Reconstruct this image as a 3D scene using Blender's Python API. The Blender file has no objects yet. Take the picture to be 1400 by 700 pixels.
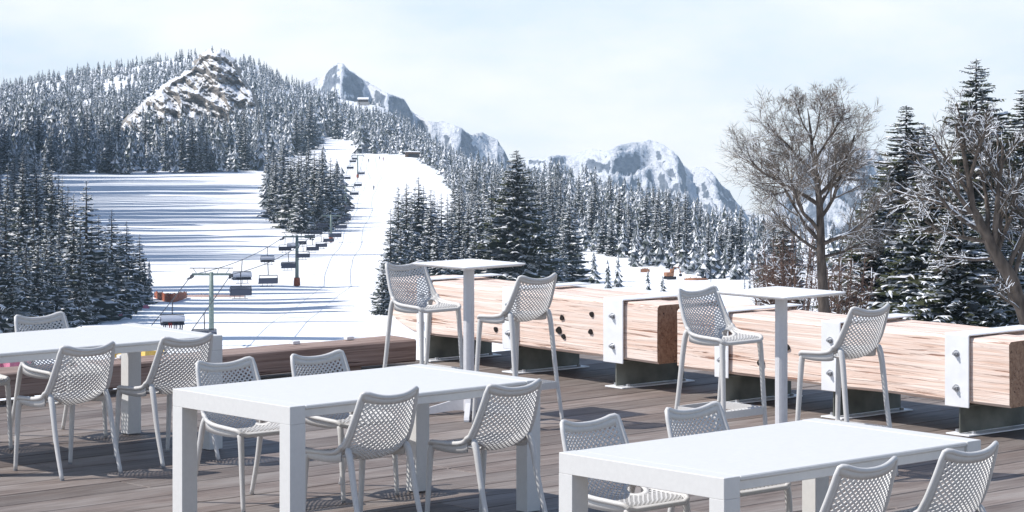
import bpy, math, random
import numpy as np
from mathutils import Vector, noise as mnoise

# ------------------------------------------------------------------ camera, sky, sun, exposure
scene = bpy.context.scene
col = scene.collection
random.seed(7)
rng = np.random.default_rng(11)
FPX, HOR, EYE = 3800.0, 64.0, 2.608        # focal length and horizon in photo pixels (1400 wide), eye height
cam_data = bpy.data.cameras.new('camera')
cam_data.sensor_width = 36.0
cam_data.lens = FPX / 1400.0 * 36.0
cam_data.shift_y = (HOR - 350.0) / 1400.0
cam_data.clip_start = 0.1
cam_data.clip_end = 40000.0
cam = bpy.data.objects.new('camera', cam_data)
cam.location = (0, 0, EYE)
cam.rotation_euler = (math.radians(90), 0, 0)
col.objects.link(cam)
scene.camera = cam

SUN_EL = math.radians(51)
SHX, SHY = 0.997, 0.07                       # direction in which shadows fall on the ground
world = bpy.data.worlds.new('World')
scene.world = world
world.use_nodes = True
wn, wl = world.node_tree.nodes, world.node_tree.links
wn.clear()
w_out = wn.new('ShaderNodeOutputWorld'); w_bg = wn.new('ShaderNodeBackground')
w_sky = wn.new('ShaderNodeTexSky'); w_tc = wn.new('ShaderNodeTexCoord')
w_add = wn.new('ShaderNodeVectorMath'); w_nrm = wn.new('ShaderNodeVectorMath')
w_sky.sky_type = 'NISHITA'; w_sky.sun_disc = False
w_sky.sun_elevation = SUN_EL; w_sky.sun_rotation = math.atan2(-SHX, -SHY)
w_sky.altitude = 1400; w_sky.air_density = 1.2; w_sky.dust_density = 1.3; w_sky.ozone_density = 1.3
w_add.operation = 'ADD'; w_add.inputs[1].default_value = (0, 0, 0.08)    # mountain top: the horizon dips
w_nrm.operation = 'NORMALIZE'
w_noise = wn.new('ShaderNodeTexNoise'); w_noise.inputs['Scale'].default_value = 7.0
w_noise.inputs['Detail'].default_value = 6.0; w_noise.inputs['Roughness'].default_value = 0.55
w_map = wn.new('ShaderNodeMapping'); w_map.inputs['Scale'].default_value = (1, 1, 3.0)
w_ramp = wn.new('ShaderNodeValToRGB'); w_ramp.color_ramp.elements[0].position = 0.38; w_ramp.color_ramp.elements[1].position = 0.64
w_cl = wn.new('ShaderNodeMixRGB'); w_cl.inputs[1].default_value = (7.0, 7.8, 8.4, 1); w_cl.inputs[2].default_value = (9.8, 9.6, 9.2, 1)
# bright winter haze with thin cloud towards the horizon, fading evenly upwards all round
w_sep = wn.new('ShaderNodeSeparateXYZ'); w_one = wn.new('ShaderNodeMath'); w_pow = wn.new('ShaderNodeMath'); w_hf = wn.new('ShaderNodeMath'); w_mix = wn.new('ShaderNodeMixRGB')
w_one.operation = 'SUBTRACT'; w_one.use_clamp = True; w_one.inputs[0].default_value = 1.09
w_pow.operation = 'POWER'; w_pow.inputs[1].default_value = 7.0; w_hf.operation = 'MULTIPLY'; w_hf.inputs[1].default_value = 0.95
w_lo = wn.new('ShaderNodeMapRange'); w_lo.inputs['From Min'].default_value = -0.10; w_lo.inputs['From Max'].default_value = -0.02
w_lh = wn.new('ShaderNodeMath'); w_lh.operation = 'MULTIPLY'
wl.new(w_tc.outputs['Generated'], w_add.inputs[0]); wl.new(w_add.outputs[0], w_nrm.inputs[0])
wl.new(w_nrm.outputs[0], w_sky.inputs['Vector']); wl.new(w_nrm.outputs[0], w_sep.inputs[0])
wl.new(w_tc.outputs['Generated'], w_map.inputs['Vector']); wl.new(w_map.outputs[0], w_noise.inputs['Vector'])
wl.new(w_noise.outputs['Fac'], w_ramp.inputs[0]); wl.new(w_ramp.outputs[0], w_cl.inputs[0])
wl.new(w_sep.outputs['Z'], w_one.inputs[1]); wl.new(w_one.outputs[0], w_pow.inputs[0]); wl.new(w_pow.outputs[0], w_hf.inputs[0])
wl.new(w_sep.outputs['Z'], w_lo.inputs['Value']); wl.new(w_hf.outputs[0], w_lh.inputs[0]); wl.new(w_lo.outputs[0], w_lh.inputs[1])
wl.new(w_lh.outputs[0], w_mix.inputs[0]); wl.new(w_sky.outputs[0], w_mix.inputs[1]); wl.new(w_cl.outputs[0], w_mix.inputs[2])
wl.new(w_mix.outputs[0], w_bg.inputs['Color'])
w_bg.inputs['Strength'].default_value = 0.15
wl.new(w_bg.outputs[0], w_out.inputs['Surface'])

sun_data = bpy.data.lights.new('sun', 'SUN')
sun_data.energy = 5.0; sun_data.angle = math.radians(0.53); sun_data.color = (1.0, 0.955, 0.90)
sun = bpy.data.objects.new('sun', sun_data)
dl = Vector((SHX * math.cos(SUN_EL), SHY * math.cos(SUN_EL), -math.sin(SUN_EL)))
sun.rotation_euler = dl.to_track_quat('-Z', 'Y').to_euler()
sun.location = (-30, 0, 40)
col.objects.link(sun)
vs = scene.view_settings
vs.view_transform = 'Standard'; vs.look = 'None'; vs.gamma = 1.0; vs.use_curve_mapping = False
vs.exposure = 0.06

# ------------------------------------------------------------------ helpers
def px_point(px, py, Y):
    return Vector(((px - 700) / FPX * Y, Y, EYE - (py - HOR) / FPX * Y))

def on_level(px, py, z):
    Y = FPX * (EYE - z) / (py - HOR)
    return Vector(((px - 700) / FPX * Y, Y, z))

class MB:
    """collects geometry and links it as one mesh"""
    def __init__(s): s.v = []; s.f = []; s.m = []
    def add(s, vs_, fs, mi=0):
        o = len(s.v); s.v.extend([tuple(p) for p in vs_])
        for f in fs: s.f.append(tuple(i + o for i in f)); s.m.append(mi)
    def box(s, c, size, rz=0.0, mi=0):
        hx, hy, hz = size[0] / 2, size[1] / 2, size[2] / 2
        ca, sa = math.cos(rz), math.sin(rz); P = []
        for z in (-hz, hz):
            for x, y in ((-hx, -hy), (hx, -hy), (hx, hy), (-hx, hy)):
                P.append((c[0] + x * ca - y * sa, c[1] + x * sa + y * ca, c[2] + z))
        s.add(P, [(3, 2, 1, 0), (4, 5, 6, 7), (0, 1, 5, 4), (1, 2, 6, 5), (2, 3, 7, 6), (3, 0, 4, 7)], mi)
    def bevel_box(s, c, size, b, mi=0):
        """box with chamfered edges"""
        hx, hy, hz = [q / 2 for q in size]; P = []
        for z, i in ((-hz, b), (-hz + b, 0), (hz - b, 0), (hz, b)):
            x, y = hx - i, hy - i; k = b
            P += [(c[0] + p, c[1] + q, c[2] + z) for p, q in ((-x + k, -y), (x - k, -y), (x, -y + k), (x, y - k), (x - k, y), (-x + k, y), (-x, y - k), (-x, -y + k))]
        F = [tuple(range(7, -1, -1)), tuple(range(24, 32))]
        for r in range(3):
            for i in range(8):
                j = (i + 1) % 8; F.append((r * 8 + i, r * 8 + j, r * 8 + 8 + j, r * 8 + 8 + i))
        s.add(P, F, mi)
    def tube(s, pts, rad, n=8, mi=0, caps=True, flat=1.0, up=None):
        pts = [Vector(p) for p in pts]; N = len(pts); P = []
        if not hasattr(rad, '__len__'): rad = [rad] * N
        prev = None
        for i, p in enumerate(pts):
            t = (pts[min(i + 1, N - 1)] - pts[max(i - 1, 0)])
            if t.length < 1e-9: t = Vector((0, 0, 1))
            t.normalize()
            if up is not None: a = Vector(up) - t * t.dot(Vector(up))
            elif prev is None:
                a = Vector((0, 0, 1)) if abs(t.z) < 0.9 else Vector((1, 0, 0)); a = a - t * t.dot(a)
            else: a = prev - t * t.dot(prev)
            if a.length < 1e-6: a = t.orthogonal()
            a.normalize(); prev = a; b = t.cross(a)
            for k in range(n):
                g = 2 * math.pi * k / n
                P.append(p + a * (math.cos(g) * rad[i] * flat) + b * (math.sin(g) * rad[i]))
        F = []
        for i in range(N - 1):
            for k in range(n):
                l = (k + 1) % n; F.append((i * n + k, i * n + l, i * n + n + l, i * n + n + k))
        if caps: F.append(tuple(range(n - 1, -1, -1))); F.append(tuple(range((N - 1) * n, N * n)))
        s.add(P, F, mi)
    def cyl(s, a, b, r, n=12, mi=0): s.tube([a, b], r, n, mi)
    def mesh(s, name, mats, smooth=False):
        me = bpy.data.meshes.new(name)
        me.from_pydata(s.v, [], s.f)
        for m in (mats if isinstance(mats, (list, tuple)) else [mats]): me.materials.append(m)
        me.polygons.foreach_set('material_index', s.m)
        if smooth: me.polygons.foreach_set('use_smooth', [True] * len(s.f))
        me.update(); return me
    def build(s, name, mats, parent=None, smooth=False):
        return link(name, s.mesh(name, mats, smooth), parent)

def link(name, me, parent=None):
    o = bpy.data.objects.new(name, me); col.objects.link(o)
    if parent is not None: o.parent = parent
    return o

def part(name, me, parent):
    o = link(name, me, parent)
    if name == 'snow_cover': o['kind'] = 'stuff'
    return o

def tag(o, label=None, cat=None, group=None, kind=None):
    if label: o['label'] = label
    if cat: o['category'] = cat
    if group: o['group'] = group
    if kind: o['kind'] = kind
    return o

def empty(name, loc=(0, 0, 0), rz=0.0):
    o = bpy.data.objects.new(name, None); o.empty_display_size = 0.2
    o.location = loc; o.rotation_euler = (0, 0, rz); col.objects.link(o); return o

def copy_tree(o, parent=None):
    c = o.copy(); col.objects.link(c); c.parent = parent
    for ch in KIDS.get(o.name, [k for k in o.children]): copy_tree(ch, c)
    return c
KIDS = {}

def np_mesh(name, V, F, mi, mats, smooth=False):
    """V (n,3), F list of tri (m,3), mi (m,)"""
    me = bpy.data.meshes.new(name)
    V = np.asarray(V, np.float32); F = np.asarray(F, np.int32); k = F.shape[1]
    me.vertices.add(len(V)); me.vertices.foreach_set('co', V.ravel())
    me.loops.add(F.size); me.loops.foreach_set('vertex_index', F.ravel())
    me.polygons.add(len(F)); me.polygons.foreach_set('loop_start', np.arange(0, F.size, k, dtype=np.int32))
    for m in mats: me.materials.append(m)
    me.polygons.foreach_set('material_index', np.asarray(mi, np.int32))
    if smooth: me.polygons.foreach_set('use_smooth', np.ones(len(F), bool))
    me.update(calc_edges=True); me.validate(); return me

# ------------------------------------------------------------------ materials
def mat(name, color=(0.5, 0.5, 0.5), rough=0.6, metal=0.0, spec=0.4):
    m = bpy.data.materials.new(name); m.use_nodes = True
    b = m.node_tree.nodes['Principled BSDF']
    b.inputs['Base Color'].default_value = (*color, 1); b.inputs['Roughness'].default_value = rough
    b.inputs['Metallic'].default_value = metal; b.inputs['Specular IOR Level'].default_value = spec
    return m, m.node_tree.nodes, m.node_tree.links, b

def noisy(name, c1, c2, scale=5, rough=0.7, bump=0.1, stretch=(1, 1, 1), detail=6, lo=0.35, hi=0.68, metal=0.0, coord='Object', bdist=0.01, rand=0.0, spec=0.4):
    m, n, l, b = mat(name, c1, rough, metal, spec)
    tc = n.new('ShaderNodeTexCoord'); mp = n.new('ShaderNodeMapping'); mp.inputs['Scale'].default_value = stretch
    nt = n.new('ShaderNodeTexNoise'); nt.inputs['Scale'].default_value = scale; nt.inputs['Detail'].default_value = detail
    rp = n.new('ShaderNodeValToRGB'); e = rp.color_ramp.elements
    e[0].position = lo; e[1].position = hi; e[0].color = (*c1, 1); e[1].color = (*c2, 1)
    l.new(tc.outputs[coord], mp.inputs['Vector']); l.new(mp.outputs[0], nt.inputs['Vector'])
    src = mp
    if rand:
        oi = n.new('ShaderNodeObjectInfo'); ad = n.new('ShaderNodeVectorMath'); ad.operation = 'ADD'
        sc = n.new('ShaderNodeMath'); sc.operation = 'MULTIPLY'; sc.inputs[1].default_value = 37.0
        l.new(oi.outputs['Random'], sc.inputs[0]); l.new(mp.outputs[0], ad.inputs[0]); l.new(sc.outputs[0], ad.inputs[1])
        l.new(ad.outputs[0], nt.inputs['Vector'])
    l.new(nt.outputs['Fac'], rp.inputs[0])
    outc = rp.outputs[0]
    if rand:
        hs = n.new('ShaderNodeHueSaturation'); mr = n.new('ShaderNodeMapRange')
        mr.inputs['To Min'].default_value = 1 - rand; mr.inputs['To Max'].default_value = 1 + rand
        l.new(oi.outputs['Random'], mr.inputs['Value']); l.new(mr.outputs[0], hs.inputs['Value'])
        l.new(outc, hs.inputs['Color']); outc = hs.outputs[0]
    l.new(outc, b.inputs['Base Color'])
    if bump:
        bp = n.new('ShaderNodeBump'); bp.inputs['Strength'].default_value = bump; bp.inputs['Distance'].default_value = bdist
        l.new(nt.outputs['Fac'], bp.inputs['Height']); l.new(bp.outputs[0], b.inputs['Normal'])
    return m

def deck_wood():
    m, n, l, b = mat('weathered_deck_wood', (0.2, 0.17, 0.16), 0.62, 0, 0.35)
    tc = n.new('ShaderNodeTexCoord'); oi = n.new('ShaderNodeObjectInfo')
    sc = n.new('ShaderNodeMath'); sc.operation = 'MULTIPLY'; sc.inputs[1].default_value = 53.0
    ad = n.new('ShaderNodeVectorMath'); ad.operation = 'ADD'
    l.new(oi.outputs['Random'], sc.inputs[0]); l.new(tc.outputs['Object'], ad.inputs[0]); l.new(sc.outputs[0], ad.inputs[1])
    def nz(scale, stretch, detail):
        mp = n.new('ShaderNodeMapping'); mp.inputs['Scale'].default_value = stretch
        t = n.new('ShaderNodeTexNoise'); t.inputs['Scale'].default_value = scale; t.inputs['Detail'].default_value = detail
        t.inputs['Roughness'].default_value = 0.65
        l.new(ad.outputs[0], mp.inputs['Vector']); l.new(mp.outputs[0], t.inputs['Vector']); return t
    grain = nz(9, (0.22, 5, 1), 8); patch = nz(1.6, (0.5, 2.2, 1), 4); fine = nz(30, (0.12, 6, 1), 3)
    rp = n.new('ShaderNodeValToRGB'); e = rp.color_ramp.elements
    e[0].position = 0.30; e[1].position = 0.72; e[0].color = (0.082, 0.063, 0.055, 1); e[1].color = (0.255, 0.218, 0.195, 1)
    k = e.new(0.52); k.color = (0.155, 0.123, 0.107, 1)
    l.new(grain.outputs['Fac'], rp.inputs[0])
    r2 = n.new('ShaderNodeValToRGB'); e = r2.color_ramp.elements
    e[0].position = 0.42; e[1].position = 0.70; e[0].color = (0, 0, 0, 1); e[1].color = (1, 1, 1, 1)
    l.new(patch.outputs['Fac'], r2.inputs[0])
    mx = n.new('ShaderNodeMixRGB'); mx.inputs[2].default_value = (0.30, 0.275, 0.255, 1)
    f = n.new('ShaderNodeMath'); f.operation = 'MULTIPLY'; f.inputs[1].default_value = 0.62
    l.new(r2.outputs[0], f.inputs[0]); l.new(f.outputs[0], mx.inputs[0]); l.new(rp.outputs[0], mx.inputs[1])
    hs = n.new('ShaderNodeHueSaturation'); mr = n.new('ShaderNodeMapRange')
    mr.inputs['To Min'].default_value = 0.74; mr.inputs['To Max'].default_value = 1.30
    l.new(oi.outputs['Random'], mr.inputs['Value']); l.new(mr.outputs[0], hs.inputs['Value']); l.new(mx.outputs[0], hs.inputs['Color'])
    l.new(hs.outputs[0], b.inputs['Base Color'])
    bp = n.new('ShaderNodeBump'); bp.inputs['Strength'].default_value = 0.5; bp.inputs['Distance'].default_value = 0.004
    l.new(fine.outputs['Fac'], bp.inputs['Height']); l.new(bp.outputs[0], b.inputs['Normal'])
    return m

def beam_wood(name, base, mid, dark, crack_lo=0.40):
    m, n, l, b = mat(name, base, 0.65, 0, 0.3)
    tc = n.new('ShaderNodeTexCoord')
    def nz(scale, stretch, detail, dist=0.0):
        mp = n.new('ShaderNodeMapping'); mp.inputs['Scale'].default_value = stretch
        t = n.new('ShaderNodeTexNoise'); t.inputs['Scale'].default_value = scale; t.inputs['Detail'].default_value = detail
        t.inputs['Distortion'].default_value = dist; t.inputs['Roughness'].default_value = 0.6
        l.new(tc.outputs['Object'], mp.inputs['Vector']); l.new(mp.outputs[0], t.inputs['Vector']); return t
    grain = nz(5, (0.22, 8, 8), 9, 0.5); crack = nz(8.0, (0.13, 6, 6), 7, 0.8); stain = nz(1.3, (0.6, 1.6, 1.6), 4)
    rp = n.new('ShaderNodeValToRGB'); e = rp.color_ramp.elements
    e[0].position = 0.32; e[1].position = 0.62; e[0].color = (*mid, 1); e[1].color = (*base, 1)
    l.new(grain.outputs['Fac'], rp.inputs[0])
    r2 = n.new('ShaderNodeValToRGB'); e = r2.color_ramp.elements
    e[0].position = crack_lo - 0.06; e[1].position = crack_lo; e[0].color = (1, 1, 1, 1); e[1].color = (0, 0, 0, 1)
    l.new(crack.outputs['Fac'], r2.inputs[0])
    mx = n.new('ShaderNodeMixRGB'); mx.inputs[2].default_value = (*dark, 1)
    f = n.new('ShaderNodeMath'); f.operation = 'MULTIPLY'; f.inputs[1].default_value = 0.9
    l.new(r2.outputs[0], f.inputs[0]); l.new(f.outputs[0], mx.inputs[0]); l.new(rp.outputs[0], mx.inputs[1])
    r3 = n.new('ShaderNodeValToRGB'); e = r3.color_ramp.elements
    e[0].position = 0.52; e[1].position = 0.75; e[0].color = (0, 0, 0, 1); e[1].color = (0.35, 0.35, 0.35, 1)
    l.new(stain.outputs['Fac'], r3.inputs[0])
    m2 = n.new('ShaderNodeMixRGB'); m2.inputs[2].default_value = (*mid, 1)
    l.new(r3.outputs[0], m2.inputs[0]); l.new(mx.outputs[0], m2.inputs[1])
    l.new(m2.outputs[0], b.inputs['Base Color'])
    sb = n.new('ShaderNodeMath'); sb.operation = 'SUBTRACT'; l.new(grain.outputs['Fac'], sb.inputs[0]); l.new(r2.outputs[0], sb.inputs[1])
    bp = n.new('ShaderNodeBump'); bp.inputs['Strength'].default_value = 0.6; bp.inputs['Distance'].default_value = 0.012
    l.new(sb.outputs[0], bp.inputs['Height']); l.new(bp.outputs[0], b.inputs['Normal'])
    return m

def snow_mat(name, tracks=True):
    m, n, l, b = mat(name, (0.88, 0.90, 0.93), 0.75, 0, 0.15)
    tc = n.new('ShaderNodeTexCoord')
    def nz(scale, stretch, detail):
        mp = n.new('ShaderNodeMapping'); mp.inputs['Scale'].default_value = stretch
        t = n.new('ShaderNodeTexNoise'); t.inputs['Scale'].default_value = scale; t.inputs['Detail'].default_value = detail
        l.new(tc.outputs['Object'], mp.inputs['Vector']); l.new(mp.outputs[0], t.inputs['Vector']); return t
    a = nz(0.7, (1, 0.10, 1), 7); c = nz(0.05, (1, 0.6, 1), 6)
    ad = n.new('ShaderNodeMath'); ad.operation = 'MULTIPLY_ADD'; ad.inputs[1].default_value = 4.0
    l.new(c.outputs['Fac'], ad.inputs[0]); l.new(a.outputs['Fac'], ad.inputs[2])
    bp = n.new('ShaderNodeBump'); bp.inputs['Strength'].default_value = 0.4; bp.inputs['Distance'].default_value = 0.5
    l.new(ad.outputs[0], bp.inputs['Height']); l.new(bp.outputs[0], b.inputs['Normal'])
    return m

def rock_snow(name, rock1, rock2, scale, lo, hi, bump=0.6, bd=3.0, snow=(0.84, 0.86, 0.9)):
    """bare rock with snow lying on its ledges"""
    m, n, l, b = mat(name, rock1, 0.85, 0, 0.2)
    tc = n.new('ShaderNodeTexCoord'); ge = n.new('ShaderNodeNewGeometry'); sp = n.new('ShaderNodeSeparateXYZ')
    mp = n.new('ShaderNodeMapping'); mp.inputs['Scale'].default_value = (1, 1, 1.6)
    nt = n.new('ShaderNodeTexNoise'); nt.inputs['Scale'].default_value = scale; nt.inputs['Detail'].default_value = 9; nt.inputs['Roughness'].default_value = 0.62
    l.new(tc.outputs['Object'], mp.inputs['Vector']); l.new(mp.outputs[0], nt.inputs['Vector'])
    rp = n.new('ShaderNodeValToRGB'); e = rp.color_ramp.elements
    e[0].position = 0.35; e[1].position = 0.65; e[0].color = (*rock1, 1); e[1].color = (*rock2, 1)
    l.new(nt.outputs['Fac'], rp.inputs[0])
    l.new(ge.outputs['Normal'], sp.inputs[0])
    ma = n.new('ShaderNodeMath'); ma.operation = 'MULTIPLY_ADD'; ma.inputs[1].default_value = 0.75
    l.new(nt.outputs['Fac'], ma.inputs[0]); l.new(sp.outputs['Z'], ma.inputs[2])
    mr = n.new('ShaderNodeMapRange'); mr.inputs['From Min'].default_value = lo; mr.inputs['From Max'].default_value = hi
    l.new(ma.outputs[0], mr.inputs['Value'])
    mx = n.new('ShaderNodeMixRGB'); mx.inputs[2].default_value = (*snow, 1)
    l.new(mr.outputs[0], mx.inputs[0]); l.new(rp.outputs[0], mx.inputs[1]); l.new(mx.outputs[0], b.inputs['Base Color'])
    bp = n.new('ShaderNodeBump'); bp.inputs['Strength'].default_value = bump; bp.inputs['Distance'].default_value = bd
    l.new(nt.outputs['Fac'], bp.inputs['Height']); l.new(bp.outputs[0], b.inputs['Normal'])
    return m

M = {}
M['deck'] = deck_wood()
M['joist'] = mat('dark_joist_wood', (0.03, 0.025, 0.022), 0.8)[0]
M['beam'] = beam_wood('sunbleached_beam_wood', (0.86, 0.735, 0.655), (0.74, 0.52, 0.41), (0.30, 0.14, 0.09), 0.425)
M['beam_end'] = beam_wood('end_grain_wood', (0.46, 0.29, 0.19), (0.24, 0.13, 0.08), (0.05, 0.025, 0.015))
M['kerb'] = beam_wood('red_brown_kerb_wood', (0.37, 0.275, 0.235), (0.19, 0.125, 0.10), (0.05, 0.028, 0.02))
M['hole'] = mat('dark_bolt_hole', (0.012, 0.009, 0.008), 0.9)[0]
M['steel'] = noisy('galvanised_steel', (0.82, 0.83, 0.85), (0.90, 0.91, 0.92), 9, 0.40, 0.06, metal=0.15)
M['plate'] = noisy('weathered_support_steel', (0.10, 0.105, 0.09), (0.24, 0.245, 0.21), 4, 0.7, 0.2, metal=0.0)
M['bolt'] = mat('zinc_bolt', (0.45, 0.46, 0.48), 0.4, 0.8)[0]
M['table'] = noisy('white_table_resin', (0.65, 0.645, 0.63), (0.68, 0.675, 0.66), 40, 0.42, 0.03, bdist=0.001)
M['bar'] = noisy('light_grey_table_resin', (0.60, 0.60, 0.62), (0.64, 0.64, 0.66), 40, 0.40, 0.03, bdist=0.001)
M['bartop'] = noisy('pale_bar_table_top', (0.78, 0.78, 0.79), (0.82, 0.82, 0.83), 40, 0.40, 0.03, bdist=0.001)
M['chair'] = noisy('light_grey_polypropylene', (0.575, 0.565, 0.55), (0.61, 0.60, 0.585), 60, 0.45, 0.04, bdist=0.001)
M['rubber'] = mat('grey_foot_cap', (0.25, 0.25, 0.26), 0.7)[0]
M['snow'] = snow_mat('piste_snow')
M['treesnow'] = noisy('tree_snow', (0.80, 0.82, 0.86), (0.88, 0.89, 0.91), 2.0, 0.8, 0, spec=0.1)
M['needle'] = noisy('spruce_needles', (0.042, 0.055, 0.052), (0.100, 0.115, 0.095), 0.9, 0.85, 0, spec=0.1)
M['needle_near'] = noisy('olive_spruce_needles', (0.030, 0.038, 0.020), (0.085, 0.090, 0.048), 1.4, 0.85, 0, spec=0.1)
M['frost'] = noisy('frosted_needles', (0.10, 0.12, 0.13), (0.38, 0.41, 0.45), 1.2, 0.85, 0, spec=0.1)
M['bark'] = noisy('grey_brown_bark', (0.040, 0.030, 0.023), (0.115, 0.09, 0.072), 6, 0.9, 0.6, (1, 1, 0.3))
M['twig'] = noisy('brown_twigs', (0.10, 0.080, 0.062), (0.21, 0.175, 0.145), 3, 0.9, 0)
M['darktwig'] = noisy('dark_brown_twigs', (0.045, 0.035, 0.027), (0.11, 0.085, 0.065), 3, 0.9, 0)
M['bush'] = noisy('red_brown_brush', (0.07, 0.042, 0.032), (0.16, 0.10, 0.075), 3, 0.9, 0)
M['rock'] = rock_snow('limestone_crag', (0.17, 0.155, 0.14), (0.42, 0.375, 0.325), 0.20, 1.08, 1.17, 0.9, 2.5)
M['alp'] = rock_snow('alpine_rock_and_snow', (0.10, 0.12, 0.16), (0.30, 0.33, 0.38), 0.065, 0.90, 0.99, 1.0, 11.0)
M['tower'] = noisy('green_grey_tower_paint', (0.14, 0.19, 0.17), (0.22, 0.27, 0.25), 3, 0.5, 0)
M['dark'] = mat('dark_steel', (0.035, 0.037, 0.045), 0.5, 0.3)[0]
M['seatblue'] = mat('blue_grey_seat_padding', (0.055, 0.065, 0.10), 0.5)[0]
M['bubble'] = mat('tinted_bubble_cover', (0.40, 0.43, 0.50), 0.15, 0.0, 0.8)[0]
M['orange'] = noisy('orange_safety_net', (0.26, 0.062, 0.03), (0.42, 0.13, 0.06), 3, 0.7, 0)
M['palenet'] = mat('pale_net', (0.70, 0.50, 0.43), 0.7)[0]
M['rust'] = noisy('dull_orange_paint', (0.30, 0.13, 0.07), (0.42, 0.22, 0.13), 3, 0.7, 0)
M['hutwall'] = mat('hut_timber', (0.12, 0.075, 0.05), 0.8)[0]
M['hutstone'] = mat('hut_render', (0.45, 0.42, 0.38), 0.8)[0]
M['glass'] = mat('hut_glass', (0.02, 0.03, 0.04), 0.1, 0, 0.8)[0]
M['pink'] = mat('pink_banner', (0.62, 0.22, 0.32), 0.7)[0]
M['yellow'] = mat('yellow_banner', (0.80, 0.55, 0.16), 0.7)[0]
M['cloth'] = mat('dark_ski_clothing', (0.03, 0.035, 0.06), 0.8)[0]
M['redcloth'] = mat('red_ski_clothing', (0.35, 0.03, 0.03), 0.8)[0]
M['skin'] = mat('face_skin', (0.45, 0.28, 0.2), 0.6)[0]

# ------------------------------------------------------------------ terrain
PLAIN_PY = np.array([200, 212, 230, 250, 275, 300, 330, 360, 390, 420, 450, 480.0])
PLAIN_Y = np.array([1500, 1400, 1240, 1100, 930, 800, 670, 560, 480, 420, 370, 330.0])
PLAIN_Z = EYE - (PLAIN_PY - HOR) / FPX * PLAIN_Y
def z_plain(Y):
    ys = np.concatenate([[0, 26, 120, 230], PLAIN_Y[::-1], [3000]])
    zs = np.concatenate([[-3.2, -3.4, -12.5, -24.5], PLAIN_Z[::-1], [-56]])
    return np.interp(Y, ys, zs)
RID_PX = [-900, -300, 0, 60, 130, 200, 250, 310, 350, 400, 440, 470, 520, 560, 600, 650, 700, 760, 850, 950, 1040, 1200, 1500, 2200]
RID_PY = [150, 128, 121, 107, 97, 88, 79, 75, 87, 117, 128, 137, 146, 172, 202, 222, 240, 243, 270, 300, 322, 335, 345, 350]
RID_Y = [2000] * 15 + [1850, 1700, 1600, 1400, 1200, 1100, 950, 900, 900]
BAS_PX = [-900, 0, 350, 375, 425, 440, 480, 490, 560, 600, 640, 700, 780, 850, 1000, 1100, 1400, 2200]
BAS_PY = [240, 240, 237, 226, 205, 186, 187, 211, 213, 236, 300, 338, 338, 356, 373, 380, 382, 382]
def ridge(px): return np.interp(px, RID_PX, RID_Y), np.interp(px, RID_PX, RID_PY)
def base_Y(px):
    py = np.interp(px, BAS_PX, BAS_PY); return np.interp(py, np.concatenate([[180], PLAIN_PY]), np.concatenate([[1660], PLAIN_Y]))
def terrain_z(px, Y):
    Yr, pr = ridge(px); Yb = base_Y(px); Yb = np.minimum(Yb, Yr - 150)
    zb = z_plain(Yb); zr = EYE - (pr - HOR) / FPX * Yr
    t = np.clip((Y - Yb) / (Yr - Yb), 0, 1)
    hill = zb + (zr - zb) * (0.85 * t + 0.15 * t * t)
    z = np.where(Y < Yb, z_plain(Y), hill)
    back = np.clip((Y - Yr) / 900.0, 0, 1)
    z = np.where(Y > Yr, zr + (-430 - zr) * back * back * (3 - 2 * back), z)
    return z
YG = np.concatenate([np.linspace(22, 320, 24, endpoint=False), np.geomspace(320, 2100, 190, endpoint=False), np.geomspace(2100, 5000, 26)])
UG = np.concatenate([np.linspace(-0.62, -0.21, 24, endpoint=False), np.linspace(-0.21, 0.21, 150, endpoint=False), np.linspace(0.21, 0.62, 25)])
def build_terrain():
    PX, YY = np.meshgrid(UG * FPX + 700, YG); Z = terrain_z(PX, YY); X = (PX - 700) / FPX * YY
    bump = np.zeros_like(Z)
    for i in range(Z.shape[0]):
        for j in range(Z.shape[1]):
            y = YY[i, j]; x = X[i, j]
            a = 0.55 if y < 1500 else 1.5
            bump[i, j] = mnoise.noise(Vector((x / 26.0, y / 60.0, 0.3))) * a + mnoise.noise(Vector((x / 9.0, y / 24.0, 5.3))) * 0.22 * a
    Z = Z + bump
    nr, nc = Z.shape; V = np.stack([X, YY, Z], -1).reshape(-1, 3)
    idx = np.arange(nr * nc).reshape(nr, nc)
    F = np.stack([idx[:-1, :-1], idx[:-1, 1:], idx[1:, 1:], idx[1:, :-1]], -1).reshape(-1, 4)
    o = link('ground', np_mesh('ground', V, F, np.zeros(len(F)), [M['snow']], True))
    tag(o, 'snow covered valley floor and hill slope', 'ground', kind='structure')
build_terrain()
gp = MB(); gp.add([(-4700, 60, -440), (4700, 60, -440), (4700, 5500, -440), (-4700, 5500, -440)], [(0, 1, 2, 3)])
tag(gp.build('valley_floor', M['snow']), 'wide snowy valley floor far below', 'ground', kind='structure')

YTAB = np.geomspace(60, 2100, 900)
def hit(px, py):
    """depth at which the view ray of a pixel meets the terrain"""
    zt = terrain_z(np.full_like(YTAB, px), YTAB)
    pt = HOR + FPX * (EYE - zt) / YTAB
    ok = np.nonzero(pt <= py)[0]
    return float(YTAB[ok[0]]) if len(ok) else float(ridge(px)[0])

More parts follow.
